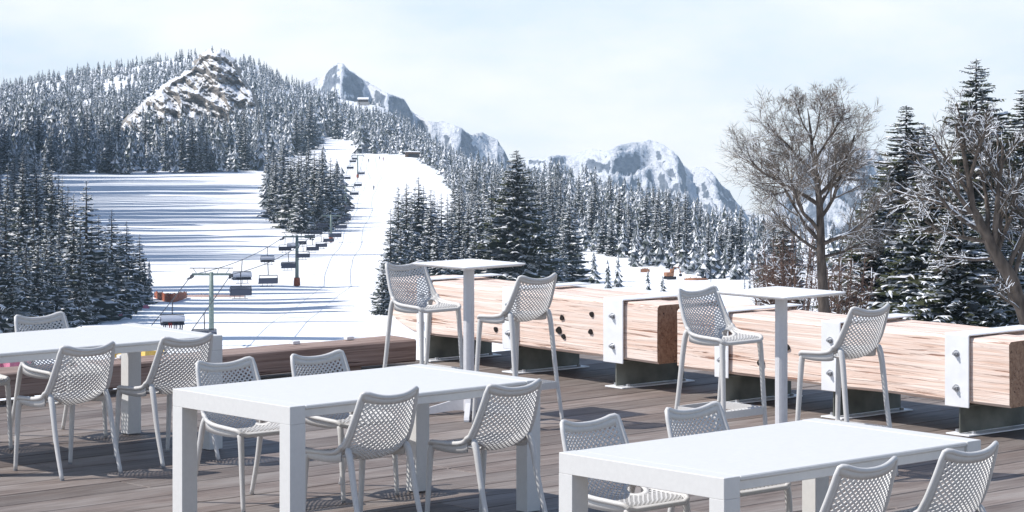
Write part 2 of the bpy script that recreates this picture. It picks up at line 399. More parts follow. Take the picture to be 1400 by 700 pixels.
# unseen rock spur added to shade the snow field; crest cut for sunlit stripes
def spur():
    ys = np.geomspace(330, 1330, 1100); V = []; tan = math.tan(SUN_EL)
    for Y in ys:
        py = HOR + FPX * (EYE - float(z_plain(Y))) / Y
        pb = np.interp(py, [200, 225, 242, 262, 300, 340, 365, 385, 400, 480], [60, 200, 310, 335, 345, 330, 280, 0, -250, -250])
        q = math.log(Y) * 26
        pb += 190 * mnoise.noise(Vector((q * 0.55, 2.0, 0.5))) + 240 * mnoise.noise(Vector((q * 1.9, 7.0, 0.5))) + 10
        gap = mnoise.noise(Vector((math.log(Y) * 150, 3.0, 0.2))) + 0.6 * mnoise.noise(Vector((math.log(Y) * 420, 8.0, 0.2)))
        if gap > 0.02: pb -= 330 * min(1.0, (gap - 0.02) / 0.20)
        if py > 388 and mnoise.noise(Vector((math.log(Y) * 75, 5.0, 0.7))) > 0.22: pb = 470 + 60 * mnoise.noise(Vector((math.log(Y) * 300, 1.0, 0.7)))
        xb = (min(pb, 540) - 700) / FPX * Y; xc = -0.262 * Y - 6
        zf = float(z_plain(Y)); zc = zf + max(12.0, (xb - xc) * tan); d = zc - zf
        for x, z in ((-0.50 * Y - 40, zf - 8), (xc - 0.45 * d - 4, zf + d * 0.55), (xc - 2.5, zc - 1.5), (xc, zc), (xc + 2.5, zc - 5.0), (xc + 0.10 * d + 3, zf + d * 0.55), (xc + 0.055 * Y, zf - 6)):
            V.append((x + (mnoise.noise(Vector((z / 14, Y / 22, 1.0))) * 4 if z < zc - 6 else 0), Y, z))
    k = 7; n = len(ys); F = [(i * k + j, i * k + j + 1, i * k + k + j + 1, i * k + k + j) for i in range(n - 1) for j in range(k - 1)]
    tag(link('added_spur', np_mesh('added_spur', V, np.array(F), np.zeros(len(F)), [M['rock']], False)), 'unseen rock spur added to shade the snow field', 'added_spur', kind='structure')
spur()

# ------------------------------------------------------------------ mountains
def mountain(name, label, prof, Yr, half, zb, nx, nt, seed, amp, cell):
    ppx = [p[0] for p in prof]; ppy = [p[1] for p in prof]
    xs = np.linspace(ppx[0], ppx[-1], nx); ts = np.linspace(-1, 1, nt); V = []
    for t in ts:
        Y = Yr + t * half
        for px in xs:
            pr = np.interp(px, ppx, ppy); zr = EYE - (pr - HOR) / FPX * Yr
            x = (px - 700) / FPX * Yr
            k = (1 - abs(t)) ** 0.85
            q = Vector((x / cell, Y / cell, seed))
            n1 = mnoise.ridged_multi_fractal(q, 0.9, 2.1, 6, 1.0, 2.0) - 1.1
            n2 = mnoise.fractal(q * 3.0, 0.8, 2.0, 4)
            z = zb + (zr - zb) * k + (n1 * amp + n2 * amp * 0.35) * (0.10 + 3.0 * k * (1 - k)) * (0.4 + 0.6 * k)
            off = mnoise.noise(Vector((x / cell * 1.4, 3.3, seed))) * half * 0.25 * (1 - abs(t))
            V.append((x, Y + off, z))
    idx = np.arange(nx * nt).reshape(nt, nx)
    F = np.stack([idx[:-1, :-1], idx[:-1, 1:], idx[1:, 1:], idx[1:, :-1]], -1).reshape(-1, 4)
    o = link(name, np_mesh(name, V, F, np.zeros(len(F)), [M['alp']], False))
    tag(o, label, 'mountain', kind='structure')
mountain('mountain', 'pointed snowy alpine peak behind the wooded hill', [(330, 190), (380, 140), (415, 113), (428, 104), (440, 96), (452, 88), (462, 83), (470, 87), (478, 94), (490, 103), (505, 111), (520, 119), (538, 128), (552, 135), (560, 150), (575, 160), (590, 164), (604, 165), (622, 170), (634, 176), (645, 183), (656, 181), (668, 185), (680, 187), (690, 204), (700, 226), (760, 270), (820, 300)], 3600, 400, -430, 420, 120, 3.7, 34, 45)
mountain('mountain', 'broad snowy rock massif above the forest ridge', [(600, 300), (660, 240), (700, 223), (722, 217), (745, 214), (770, 209), (786, 206), (800, 202), (815, 203), (825, 206), (838, 200), (850, 197), (862, 197), (870, 195), (880, 194), (890, 193), (905, 198), (920, 205), (928, 215), (936, 227), (945, 233), (953, 230), (962, 228), (972, 234), (985, 250), (1000, 262), (1010, 276), (1020, 290), (1040, 296), (1052, 286), (1066, 266), (1082, 250), (1096, 226), (1110, 206), (1128, 196), (1148, 190), (1170, 198), (1200, 208), (1230, 236), (1300, 262), (1400, 268), (1500, 260), (1650, 250), (1800, 290)], 4300, 470, -430, 640, 130, 9.1, 46, 60)

# ------------------------------------------------------------------ terrace deck
TH = 0.737                                             # direction of the long table sides and of the boards
E1 = Vector((math.cos(TH), math.sin(TH), 0)); E2 = Vector((math.sin(TH), -math.cos(TH), 0))
K0 = on_level(562, 464, 0.23)                          # far corner of the terrace (front of the low kerb timber)
deck = MB()
corner = K0 + E1 * 1.6 - E2 * 0.45                    # far edge line runs along E1 through this point
for k in range(16):                                    # dark joists below the boards
    deck.box(corner + E1 * (-15.0 + k * 1.15) + E2 * 11.5 - Vector((0, 0, corner.z + 0.17)), (0.09, 23.0, 0.16), TH)
deck_o = deck.build('deck', M['joist'])
tag(deck_o, 'weathered grey brown timber terrace deck', 'deck', kind='structure')
PW = 0.315
board_meshes = {}
def board_mesh(L):
    if L not in board_meshes:
        b = MB(); b.bevel_box((0, 0, -0.02), (L - 0.006, PW - 0.013, 0.04), 0.004); board_meshes[L] = b.mesh('deck_board', M['deck'])
    return board_meshes[L]
def place_board(p, L):
    o = link('deck_board', board_mesh(L), deck_o); o.location = p + E1 * (L / 2) + Vector((0, 0, -p.z + random.uniform(-0.0025, 0.0))); o.rotation_euler = (0, 0, TH)
nrow = 70
for r in range(nrow):
    start = -13.6 + random.choice((0, 0.9, 1.8, 2.7)); a = -15.6
    seq = [round(start - a, 2)] + [4.2, 3.6, 4.8, 3.6]
    random.shuffle(seq[1:])
    q = corner + E2 * (PW * (r + 0.5))
    for L in seq:
        L = round(min(L, 0.6 - a), 2)
        if L < 0.25: break
        p = q + E1 * a
        if a < 1.2 and p.y + E1.y * L > 0.5 and True:
            place_board(p, L)
        a += L

# low kerb timber along the far left edge
def wobbly_beam(name, L, w, h, mats, parent, seed, chamfer=0.02, end_taper=0.0, segs=40, amp=0.006):
    """timber along local +x, front face at y=0, back at y=w, bottom at z=0"""
    b = MB(); c = chamfer
    sec = [(0, c), (0, h * 0.35), (0, h * 0.7), (0, h - c), (c, h), (w * 0.5, h), (w - c, h), (w, h - c), (w, h * 0.5), (w, c), (w - c, 0), (w * 0.5, 0), (c, 0)]
    n = len(sec); P = []
    for i in range(segs + 1):
        x = L * i / segs
        tp = 1.0
        if end_taper and x < end_taper: tp = 0.62 + 0.38 * math.sqrt(max(0, x / end_taper))
        for y, z in sec:
            d = mnoise.noise(Vector((x * 2.2, y * 3 + seed, z * 3))) * amp
            yy = w / 2 + (y - w / 2) * (1 if tp == 1 else 0.6 + 0.4 * tp) + d; zz = h - (h - z) * tp + d * 0.7
            P.append((x, yy, zz))
    F = [];
    for i in range(segs):
        for k in range(n):
            l = (k + 1) % n; F.append((i * n + k, i * n + n + k, i * n + n + l, i * n + l))
    b.add(P, [tuple(reversed(f)) for f in F], 0)
    b.add([P[k] for k in range(n)], [tuple(range(n))], 1); b.add([P[segs * n + k] for k in range(n)], [tuple(range(n - 1, -1, -1))], 1)
    return b.build(name, mats, parent)

kerb = empty('kerb_timber', (0, 0, 0)); kd = (on_level(13, 509.7, 0.23) - K0).normalized()
kerb.location = (K0.x, K0.y, 0); kerb.rotation_euler = (0, 0, math.atan2(-kd.y, -kd.x))
kb = wobbly_beam('beam', 7.0, 0.36, 0.185, [M['kerb'], M['kerb']], kerb, 3.0, 0.012, segs=50, amp=0.008); kb.location = (-6.95, 0, 0.045)
for x in (-0.55, -2.3, -4.0, -5.7):
    b = MB(); b.box((x, 0.19, 0.0235), (0.16, 0.30, 0.043)); b.build('spacer_block', M['kerb'], kerb)
for x in (-0.42, -0.95, -2.55, -2.66, -3.9, -5.2):
    b = MB(); b.bevel_box((x, 0.28, 0.246), (0.07, 0.05, 0.028), 0.004); b.build('fixing_block', M['bartop'], kerb)
tag(kerb, 'low red brown squared timber lying along the snowy edge of the deck', 'timber kerb')

# banners lying beyond the kerb
def banner(px0, py0, px1, py1, Y, m, label):
    a = px_point(px0, py0, Y); c = px_point(px1, py1, Y); b = MB(); n = 12; P = []
    for i in range(n + 1):
        t = i / n; x = a.x + (c.x - a.x) * t
        for dy, z in ((0, a.z), (0.02, a.z), (0.02, c.z), (0, c.z)):
            P.append((x, Y + dy + 0.05 * math.sin(i * 1.3), z + 0.015 * math.sin(i * 1.1)))
    F = [(i * 4 + k, i * 4 + (k + 1) % 4, i * 4 + 4 + (k + 1) % 4, i * 4 + 4 + k) for i in range(n) for k in range(4)] + [(0, 3, 2, 1), (n * 4, n * 4 + 1, n * 4 + 2, n * 4 + 3)]
    b.add(P, F)
    bb = empty('banner', (0, 0, 0)); b.build('sheet', m, bb)
    for x in (a.x, c.x):
        q = MB(); q.cyl((x, Y + 0.05, c.z + 0.01), (x, Y + 0.05, a.z - 2.2), 0.025, 8); q.build('post', M['dark'], bb)
    tag(bb, label, 'banner')
banner(-40, 506, 42, 492, 24.5, M['pink'], 'pink fabric barrier banner beyond the low timber kerb')
banner(150, 492, 224, 478, 25.5, M['yellow'], 'yellow and orange barrier banner beyond the low timber kerb')

# ------------------------------------------------------------------ timber benches
ZB, ZT = 0.222, 0.662
def bench(name, p0, p1, strap_px, end_taper, hole_spec, label, seed):
    d = (p1 - p0); L = d.length; d.normalize()
    root = empty(name, (p0.x, p0.y, 0), math.atan2(d.y, d.x))
    nrm = Vector((-d.y, d.x, 0)); w = 0.365; hgt = ZT - ZB
    bf = wobbly_beam('beam', L, w, hgt, [M['beam'], M['beam_end']], root, seed, 0.02, end_taper, 60, 0.008); bf.location = (0, 0, ZB)
    br = wobbly_beam('beam', L - 0.08, w, hgt, [M['beam'], M['beam_end']], root, seed + 5, 0.025, 0, 60, 0.012); br.location = (0.02, w + 0.012, ZB - 0.012)
    W2 = 2 * w + 0.012
    for (sx0, sx1) in strap_px:
        def along(px):
            u = (px - 700) / FPX      # where the sight line crosses the bench front
            return (u * p0.y - p0.x) / (d.x - u * d.y)
        a0, a1 = along(sx0), along(sx1); xc, sw = (a0 + a1) / 2, (a1 - a0); t = 0.010
        s = MB(); s.bevel_box((xc, -0.017 - t / 2, (ZB + ZT) / 2 - 0.006), (sw, t, hgt + 0.045), 0.0035)
        s.bevel_box((xc, W2 / 2 + 0.004, ZT + 0.012 + t / 2), (sw, W2 + 0.06, t), 0.0035)
        st = s.build('strap', M['steel'], root)
        for z in (ZB + 0.10, ZT - 0.11):
            bo = MB(); bo.cyl((xc, -0.028, z), (xc, -0.033, z), 0.024, 16); bo.cyl((xc, -0.033, z), (xc, -0.052, z), 0.0165, 6); bo.cyl((xc, -0.052, z), (xc, -0.064, z), 0.009, 8)
            bo.build('bolt', M['bolt'], st)
        s = MB(); s.bevel_box((xc, W2 / 2 - 0.01, (ZB - 0.016) / 2 + 0.007), (0.012, W2 - 0.03, ZB - 0.032), 0.002)
        pl = s.build('support_plate', M['plate'], root)
        s = MB(); s.bevel_box((xc, W2 / 2 - 0.01, 0.0065), (0.20, W2 + 0.02, 0.010), 0.002); s.build('foot_plate', M['steel'], pl)
        s = MB(); s.bevel_box((xc, W2 / 2 - 0.01, ZB - 0.015), (0.18, W2 - 0.06, 0.010), 0.002); s.build('top_flange', M['plate'], pl)
        for yy in (0.07, W2 - 0.09):
            for xx in (-0.07, 0.07):
                bo = MB(); bo.cyl((xc + xx, yy, 0.0115), (xc + xx, yy, 0.030), 0.017, 6); bo.build('bolt', M['bolt'], pl)
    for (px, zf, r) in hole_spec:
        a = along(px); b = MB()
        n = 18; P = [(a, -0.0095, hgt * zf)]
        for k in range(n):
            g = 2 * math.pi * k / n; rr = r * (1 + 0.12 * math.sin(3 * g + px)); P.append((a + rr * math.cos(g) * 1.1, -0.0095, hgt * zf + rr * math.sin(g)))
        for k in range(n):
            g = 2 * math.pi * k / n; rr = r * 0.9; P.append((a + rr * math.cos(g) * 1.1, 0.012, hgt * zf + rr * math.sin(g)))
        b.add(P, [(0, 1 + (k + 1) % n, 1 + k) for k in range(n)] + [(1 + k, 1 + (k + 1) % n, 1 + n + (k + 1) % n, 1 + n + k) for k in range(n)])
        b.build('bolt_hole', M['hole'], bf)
    tag(root, label, 'bench')
    return root
P1a, P1b = on_level(530, 450.5, ZB), on_level(899, 498, ZB)
P2a, P2b = on_level(926, 502.8, ZB), on_level(1380, 558.5, ZB)
bench('timber_bench', P1a, P1b, [(573, 589), (690, 709), (828, 855)], 0.35,
      [(670, 0.42, 0.021), (678.6, 0.26, 0.021), (769, 0.61, 0.021), (771, 0.28, 0.020), (809.6, 0.73, 0.021), (808, 0.42, 0.021), (764.6, 0.38, 0.028)],
      'massive pale timber bench on steel plates beside the low kerb timber', 1.0)
bench('timber_bench', P2a, P2b, [(980, 999), (1126, 1152), (1295, 1328)], 0,
      [(1041, 0.25, 0.030), (1076.5, 0.55, 0.024)],
      'massive pale timber bench on steel plates with dark end below the leaning tree', 8.0)

# ------------------------------------------------------------------ dining tables
def make_table(label, x, y, rz):
    L, W, H = 1.77, 1.048, 0.74
    root = empty('dining_table', (x, y, 0), rz)
    b = MB(); b.bevel_box((0, 0, H - 0.0115), (L - 0.206, W - 0.002, 0.021), 0.005); b.build('tabletop', M['table'], root)
    for s in (-1, 1):
        b = MB(); b.bevel_box((s * (L / 2 - 0.051), 0, H - 0.0475), (0.102, W, 0.095), 0.0022); b.build('end_rail', M['table'], root)
        b = MB(); b.bevel_box((0, s * (W / 2 - 0.030), H - 0.044), (L - 0.21, 0.034, 0.042), 0.003); b.build('side_rail', M['table'], root)
        for t in (-1, 1):
            b = MB(); b.bevel_box((s * (L / 2 - 0.051), t * (W / 2 - 0.045), (H - 0.095) / 2 + 0.003), (0.102, 0.090, H - 0.1015), 0.0012); lg = b.build('leg', M['table'], root)
            b = MB(); b.bevel_box((s * (L / 2 - 0.051), t * (W / 2 - 0.045), 0.003), (0.08, 0.07, 0.006), 0.001); b.build('foot_cap', M['rubber'], lg)
    tag(root, label, 'table', 'white rectangular dining tables'); return root
make_table('white rectangular table beside the low brown kerb timber, furthest from the benches', -2.888, 17.828, 0.71)
make_table('white rectangular table between the kerb-side table and the bar tables, four chairs around it', -0.848, 15.397, 0.737)
make_table('white rectangular table in front of the bar table below the leaning tree', 1.223, 13.01, 0.735)

# ------------------------------------------------------------------ lattice chairs and bar stools
def catmull(pts, t):
    n = len(pts) - 1; s = min(max(t, 0), 1) * n; i = min(int(s), n - 1); f = s - i
    p = [Vector(pts[min(max(k, 0), n)]) for k in (i - 1, i, i + 1, i + 2)]
    return 0.5 * ((2 * p[1]) + (p[2] - p[0]) * f + (2 * p[0] - 5 * p[1] + 4 * p[2] - p[3]) * f * f + (3 * p[1] - p[0] - 3 * p[2] + p[3]) * f ** 3)

class Shell:
    def __init__(s, seat_z, ky=1.0, kz=1.0, kw=1.0):
        s.prof = [(0.235 * ky, seat_z - 0.018), (0.195 * ky, seat_z), (0.10 * ky, seat_z - 0.010), (0.0, seat_z - 0.022), (-0.10 * ky, seat_z - 0.022), (-0.170 * ky, seat_z + 0.014 * kz),
                  (-0.208 * ky, seat_z + 0.085 * kz), (-0.234 * ky, seat_z + 0.165 * kz), (-0.256 * ky, seat_z + 0.250 * kz), (-0.272 * ky, seat_z + 0.325 * kz)]
        s.kw = kw
    def at(s, u, v):
        c = catmull([(0, a, b) for a, b in s.prof], v)
        e = 0.004; c1 = catmull([(0, a, b) for a, b in s.prof], min(v + e, 1)); c0 = catmull([(0, a, b) for a, b in s.prof], max(v - e, 0))
        t = (c1 - c0).normalized(); n = Vector((0, -t.z, t.y)); n = n if n.z > -0.2 else -n
        n = Vector((0, t.z, -t.y))
        if n.z < 0: n = -n
        if t.z > 0.8: n = Vector((0, t.z, -t.y))
        w = np.interp(v, [0, 0.12, 0.35, 0.55, 0.75, 1.0], [0.190, 0.212, 0.226, 0.224, 0.212, 0.188]) * s.kw
        k = np.interp(v, [0, 0.15, 0.35, 0.5, 0.62, 0.8, 1.0], [0.0, 0.012, 0.045, 0.075, 0.070, 0.055, 0.034])
        a = abs(u)
        p = c + Vector((u * w, 0, 0)) + n * (k * a ** 2.2)
        if v > 0.7: p = p + t * (((v - 0.7) / 0.3) ** 2 * (0.036 * a ** 2.4 - 0.006))
        return p, n
def make_seat(kind):
    """returns dict of meshes for the seat shell, rim, legs"""
    st = kind == 'stool'
    SZ = 0.745 if st else 0.45
    sh = Shell(SZ, 0.86 if st else 1.0, 0.84 if st else 1.0, 0.92 if st else 1.0)
    back = MB(); seat = MB(); frame = MB(); NU, NV = 26, 52; U0, V0, V1 = 0.93, 0.035, 0.965; TK = 0.0055
    def par(i, j): return (-U0 + 2 * U0 * i / NU, V0 + (V1 - V0) * j / NV)
    hole = lambda u, v: ((abs(u) - 0.70) / 0.185) ** 2 + ((v - 0.44) / 0.085) ** 2
    cache = {}
    def pt(u, v, off):
        p, n = sh.at(u, v); return p + n * off
    for i in range(0, NU + 1):
        for j in range(0, NV + 1):
            if (i + j) % 2 == 0: continue
            cs = [(i + 1, j), (i, j + 1), (i - 1, j), (i, j - 1)]
            cs = [c for c in cs if 0 <= c[0] <= NU and 0 <= c[1] <= NV]
            uc, vc = par(i, j)
            if hole(uc, vc) < 1.15: continue
            pr = [par(*c) for c in cs]
            if len(cs) == 3:
                mu, mv = sum(p[0] for p in pr) / 3, sum(p[1] for p in pr) / 3
            else: mu, mv = uc, vc
            n = len(pr); t = 0.64; dst = seat if vc < 0.5 else back
            inn = [(mu + (p[0] - mu) * t, mv + (p[1] - mv) * t) for p in pr]
            P = [pt(u, v, 0) for u, v in pr] + [pt(u, v, 0) for u, v in inn] + [pt(u, v, -TK) for u, v in pr] + [pt(u, v, -TK) for u, v in inn]
            F = []
            for k in range(n):
                l = (k + 1) % n
                F += [(k, l, n + l, n + k), (2 * n + l, 2 * n + k, 3 * n + k, 3 * n + l), (n + k, n + l, 3 * n + l, 3 * n + k)]
            dst.add(P, F)
    # rim: sides, front, top, as one closed tube
    loop = [(1, v) for v in np.linspace(0.05, 0.93, 46)] + [(math.cos(g) * 0.16 + 0.84, 0.955 + math.sin(g) * 0.04) for g in (0.5, 1.0)] + [(u, 1.0) for u in np.linspace(0.80, -0.80, 17)]
    loop += [(-a, b) for a, b in reversed([(math.cos(g) * 0.16 + 0.84, 0.955 + math.sin(g) * 0.04) for g in (0.5, 1.0)])] + [(-1, v) for v in np.linspace(0.93, 0.05, 46)]
    loop += [(u, 0.0) for u in np.linspace(-0.86, 0.86, 15)]
    pts = [pt(u, v, -0.003) for u, v in loop]; pts.append(pts[0]); pts.append(pts[1])
    frame.tube(pts, 0.0125, 10, caps=False)
    # inner band between rim and lattice along the border, wider on the top rail
    def strip(uv0, uv1, tk=TK + 0.003):
        A = [pt(u, v, 0.0015) for u, v in uv0]; B = [pt(u, v, 0.0015) for u, v in uv1]; A2 = [pt(u, v, -tk) for u, v in uv0]; B2 = [pt(u, v, -tk) for u, v in uv1]
        n = len(A); F = []
        for k in range(n - 1):
            F += [(k, k + 1, n + k + 1, n + k), (2 * n + k + 1, 2 * n + k, 3 * n + k, 3 * n + k + 1), (n + k, n + k + 1, 3 * n + k + 1, 3 * n + k), (k + 1, k, 2 * n + k, 2 * n + k + 1)]
        frame.add(A + B + A2 + B2, F)
    vv = np.linspace(0.03, 0.97, 46); uu = np.linspace(-0.95, 0.95, 26)
    for s in (-1, 1): strip([(s * 0.99, v) for v in vv], [(s * 0.885, v) for v in vv])
    strip([(u, 0.995) for u in uu], [(u, 0.935) for u in uu]); strip([(u, 0.004) for u in uu], [(u, 0.055) for u in uu])
    # oval hand openings either side with their collars
    for s in (-1, 1):
        g = np.linspace(0, 2 * math.pi, 25)
        strip([(s * (0.70 + 0.225 * math.cos(a)), 0.44 + 0.106 * math.sin(a)) for a in g], [(s * (0.70 + 0.150 * math.cos(a)), 0.44 + 0.066 * math.sin(a)) for a in g], 0.009)
    legs = []
    if not st:
        spec = [((s * 0.192, 0.205, SZ - 0.012), (s * 0.196, 0.222, SZ - 0.06), (s * 0.198, 0.235, 0.22), (s * 0.200, 0.252, 0.0), 0) for s in (-1, 1)]
        spec += [((s * 0.196, -0.128, SZ + 0.055), (s * 0.203, -0.165, SZ - 0.02), (s * 0.208, -0.215, 0.22), (s * 0.212, -0.285, 0.0), 1) for s in (-1, 1)]
    else:
        spec = [((s * 0.172, 0.170, SZ - 0.012), (s * 0.177, 0.186, SZ - 0.06), (s * 0.188, 0.205, 0.36), (s * 0.200, 0.225, 0.0), 0) for s in (-1, 1)]
        spec += [((s * 0.178, -0.110, SZ + 0.050), (s * 0.184, -0.142, SZ - 0.03), (s * 0.196, -0.185, 0.36), (s * 0.210, -0.240, 0.0), 1) for s in (-1, 1)]
    for a, b_, c, d, rear in spec:
        lm = MB(); pts = [catmull([a, b_, c, d], t) for t in np.linspace(0, 1, 15)]
        r0 = np.linspace(0, 1, 15)
        rad = [np.interp(t, [0, 0.12, 0.3, 1.0], [0.006 if rear else 0.012, 0.019, 0.0185, 0.0125]) for t in r0]
        lm.tube(pts, rad, 12); legs.append(lm)
        cap = MB(); cap.cyl((d[0], d[1], 0.0), (d[0], d[1], 0.012), 0.0135, 12); legs.append(cap)
    # side skirts joining front and rear legs below the seat
    for s in (-1, 1):
        A = [(s * 0.93, v) for v in np.linspace(0.04, 0.50, 18)]
        P = []; F = []
        for u, v in A:
            p = pt(s * 0.99, v, -0.004); q = Vector((p.x * 0.985, p.y, min(p.z - 0.012, SZ - 0.020 - 0.030 * math.sin(math.pi * min(1, v / 0.5)) * 0.6)))
            P += [p, q, q + Vector((-s * 0.005, 0, 0)), p + Vector((-s * 0.005, 0, 0))]
        for k in range(len(A) - 1):
            for e in range(4): F.append((k * 4 + e, k * 4 + (e + 1) % 4, k * 4 + 4 + (e + 1) % 4, k * 4 + 4 + e))
        frame.add(P, F)
    out = dict(back=back.mesh('backrest', M['chair']), seat=seat.mesh('seat', M['chair']), frame=frame.mesh('frame', M['chair'], True),
               legs=[(legs[i].mesh('leg', M['chair'], True), legs[i + 1].mesh('foot_cap', M['rubber'])) for i in range(0, 8, 2)])
    if st:
        zf = 0.275; xf, xr, yf, yr = 0.190, 0.199, 0.209, -0.198; bars = []
        for (x0, y0, x1, y1, front) in ((-xf, yf, xf, yf, 1), (xf, yf, xr, yr, 0), (xr, yr, -xr, yr, 0), (-xr, yr, -xf, yf, 0)):
            b = MB(); cx, cy = (x0 + x1) / 2, (y0 + y1) / 2; a = math.atan2(y1 - y0, x1 - x0); ln = math.hypot(x1 - x0, y1 - y0)
            b.box((cx, cy, zf), (ln, 0.014, 0.046), a)
            if front:
                b.box((cx, cy - 0.024, zf + 0.019), (ln, 0.034, 0.007), a)
                for k in range(12): b.box((x0 + (k + 0.5) / 12 * (x1 - x0), cy - 0.024, zf + 0.0245), (0.008, 0.032, 0.004), a)
            bars.append(b.mesh('footrest_bar', M['chair']))
        out['bars'] = bars
    return out
SEATS = {k: make_seat(k) for k in ('chair', 'stool')}
def place_seat(kind, x, y, rz, label):
    r = empty('lattice_chair' if kind == 'chair' else 'bar_stool', (x, y, 0), rz); s = SEATS[kind]
    link('backrest', s['back'], r); link('seat', s['seat'], r); link('frame', s['frame'], r)
    for lg, cap in s['legs']:
        o = link('leg', lg, r); link('foot_cap', cap, o)
    for b in s.get('bars', []): link('footrest_bar', b, r)
    tag(r, label, 'chair' if kind == 'chair' else 'bar stool', 'grey lattice chairs around the white tables' if kind == 'chair' else 'grey lattice stools at the bar tables')
T = 0.74
TK_ = 'kerb-side white table'; TM = 'white table with four chairs'; TF = 'white table below the leaning tree'
place_seat('chair', -2.740, 17.061, T, 'grey lattice chair on the open side of the kerb-side white table, mid length')
place_seat('chair', -2.196, 17.576, T, 'grey lattice chair on the open side of the kerb-side white table, at its leg')
place_seat('chair', -3.029, 18.604, T + math.pi, 'grey lattice chair between the kerb-side white table and the low timber, whole backrest showing')
place_seat('chair', -3.560, 18.040, T + math.pi, 'grey lattice chair by the kerb-side white table of which only a seat corner shows')
place_seat('chair', -0.807, 14.815, T, 'grey lattice chair on the open side of the middle white table, by its sunlit end')
place_seat('chair', -0.150, 15.148, T, 'grey lattice chair on the open side of the middle white table, nearer the bar stools')
place_seat('chair', -1.505, 15.860, T + math.pi - 0.06, 'grey lattice chair on the kerb side of the middle white table, beside its sunlit end')
place_seat('chair', -0.986, 16.226, T + math.pi, 'grey lattice chair on the kerb side of the middle white table, nearer the bar stools')
place_seat('chair', 1.386, 12.289, T, 'grey lattice chair on the open side of the bench-side white table, by its sunlit end')
place_seat('chair', 1.912, 12.757, T, 'grey lattice chair on the open side of the bench-side white table, nearer the benches')
place_seat('chair', 0.543, 13.347, T + math.pi, 'grey lattice chair on the stool side of the bench-side white table, by its sunlit end')
place_seat('chair', 1.074, 13.807, T + math.pi, 'grey lattice chair on the stool side of the bench-side white table, nearer the benches')
place_seat('stool', -0.640, 20.015, T + math.pi, 'grey lattice bar stool facing the bar table by the kerb timber, beside the ski slope')
place_seat('stool', 0.034, 19.190, T + 0.02, 'grey lattice bar stool with back to the deck at the bar table by the kerb')
place_seat('stool', 1.338, 17.862, T + math.pi, 'grey lattice bar stool in the gap between the two timber benches')
place_seat('stool', 2.020, 16.916, T + 0.02, 'grey lattice bar stool with back to the deck at the bar table below bare trees')

# ------------------------------------------------------------------ bar tables
def make_bar(x, y, rz, label):
    S, H = 0.582, 1.077; root = empty('bar_table', (x, y, 0), rz)
    b = MB(); n = 4; P = []
    for z, i in ((H - 0.020, 0.022), (H - 0.010, 0.003), (H - 0.002, 0.0), (H, 0.002)):
        h = S / 2 - i; k = 0.012
        P += [(p, q, z) for p, q in ((-h + k, -h), (h - k, -h), (h, -h + k), (h, h - k), (h - k, h), (-h + k, h), (-h, h - k), (-h, -h + k))]
    F = [tuple(range(7, -1, -1)), tuple(range(24, 32))] + [(r * 8 + i, r * 8 + (i + 1) % 8, r * 8 + 8 + (i + 1) % 8, r * 8 + 8 + i) for r in range(3) for i in range(8)]
    b.add(P, F); b.build('tabletop', M['bartop'], root)
    b = MB()
    for a in range(4):
        g = a * math.pi / 2; b.box((math.cos(g) * 0.09, math.sin(g) * 0.09, H - 0.030), (0.15, 0.035, 0.018), g)
    b.build('top_bracket', M['bar'], root)
    b = MB(); P = []; R = 0.041
    for z in (0.03, H - 0.022):
        for k in range(16):
            g = 2 * math.pi * k / 16; rr = R * (1.0 if k % 2 else 0.95); P.append((rr * math.cos(g), rr * math.sin(g), z))
    b.add(P, [(k, (k + 1) % 16, 16 + (k + 1) % 16, 16 + k) for k in range(16)] + [tuple(range(15, -1, -1)), tuple(range(16, 32))]); b.build('column', M['bar'], root)
    for a in range(4):
        g = math.pi / 4 + a * math.pi / 2; ca, sa = math.cos(g), math.sin(g); b = MB(); P = []; w = 0.018
        for s in (-1, 1):
            for r, z in ((0.030, 0.235), (0.050, 0.215), (0.13, 0.10), (0.36, 0.030), (0.375, 0.012), (0.375, 0.0), (0.32, 0.0), (0.10, 0.035), (0.030, 0.035)):
                P.append((r * ca - s * w * sa, r * sa + s * w * ca, z))
        n = 9; b.add(P, [tuple(range(n)), tuple(range(2 * n - 1, n - 1, -1))] + [(k, n + k, n + (k + 1) % n, (k + 1) % n) for k in range(n)])
        b.build('foot_arm', M['bar'], root)
    tag(root, label, 'bar table', 'square bar tables on a single column')
make_bar(-0.306, 19.688, 0.756, 'tall square bar table on one column in front of the bench by the kerb timber')
make_bar(1.684, 17.382, 0.755, 'tall square bar table on one column in front of the bench below the bare trees')

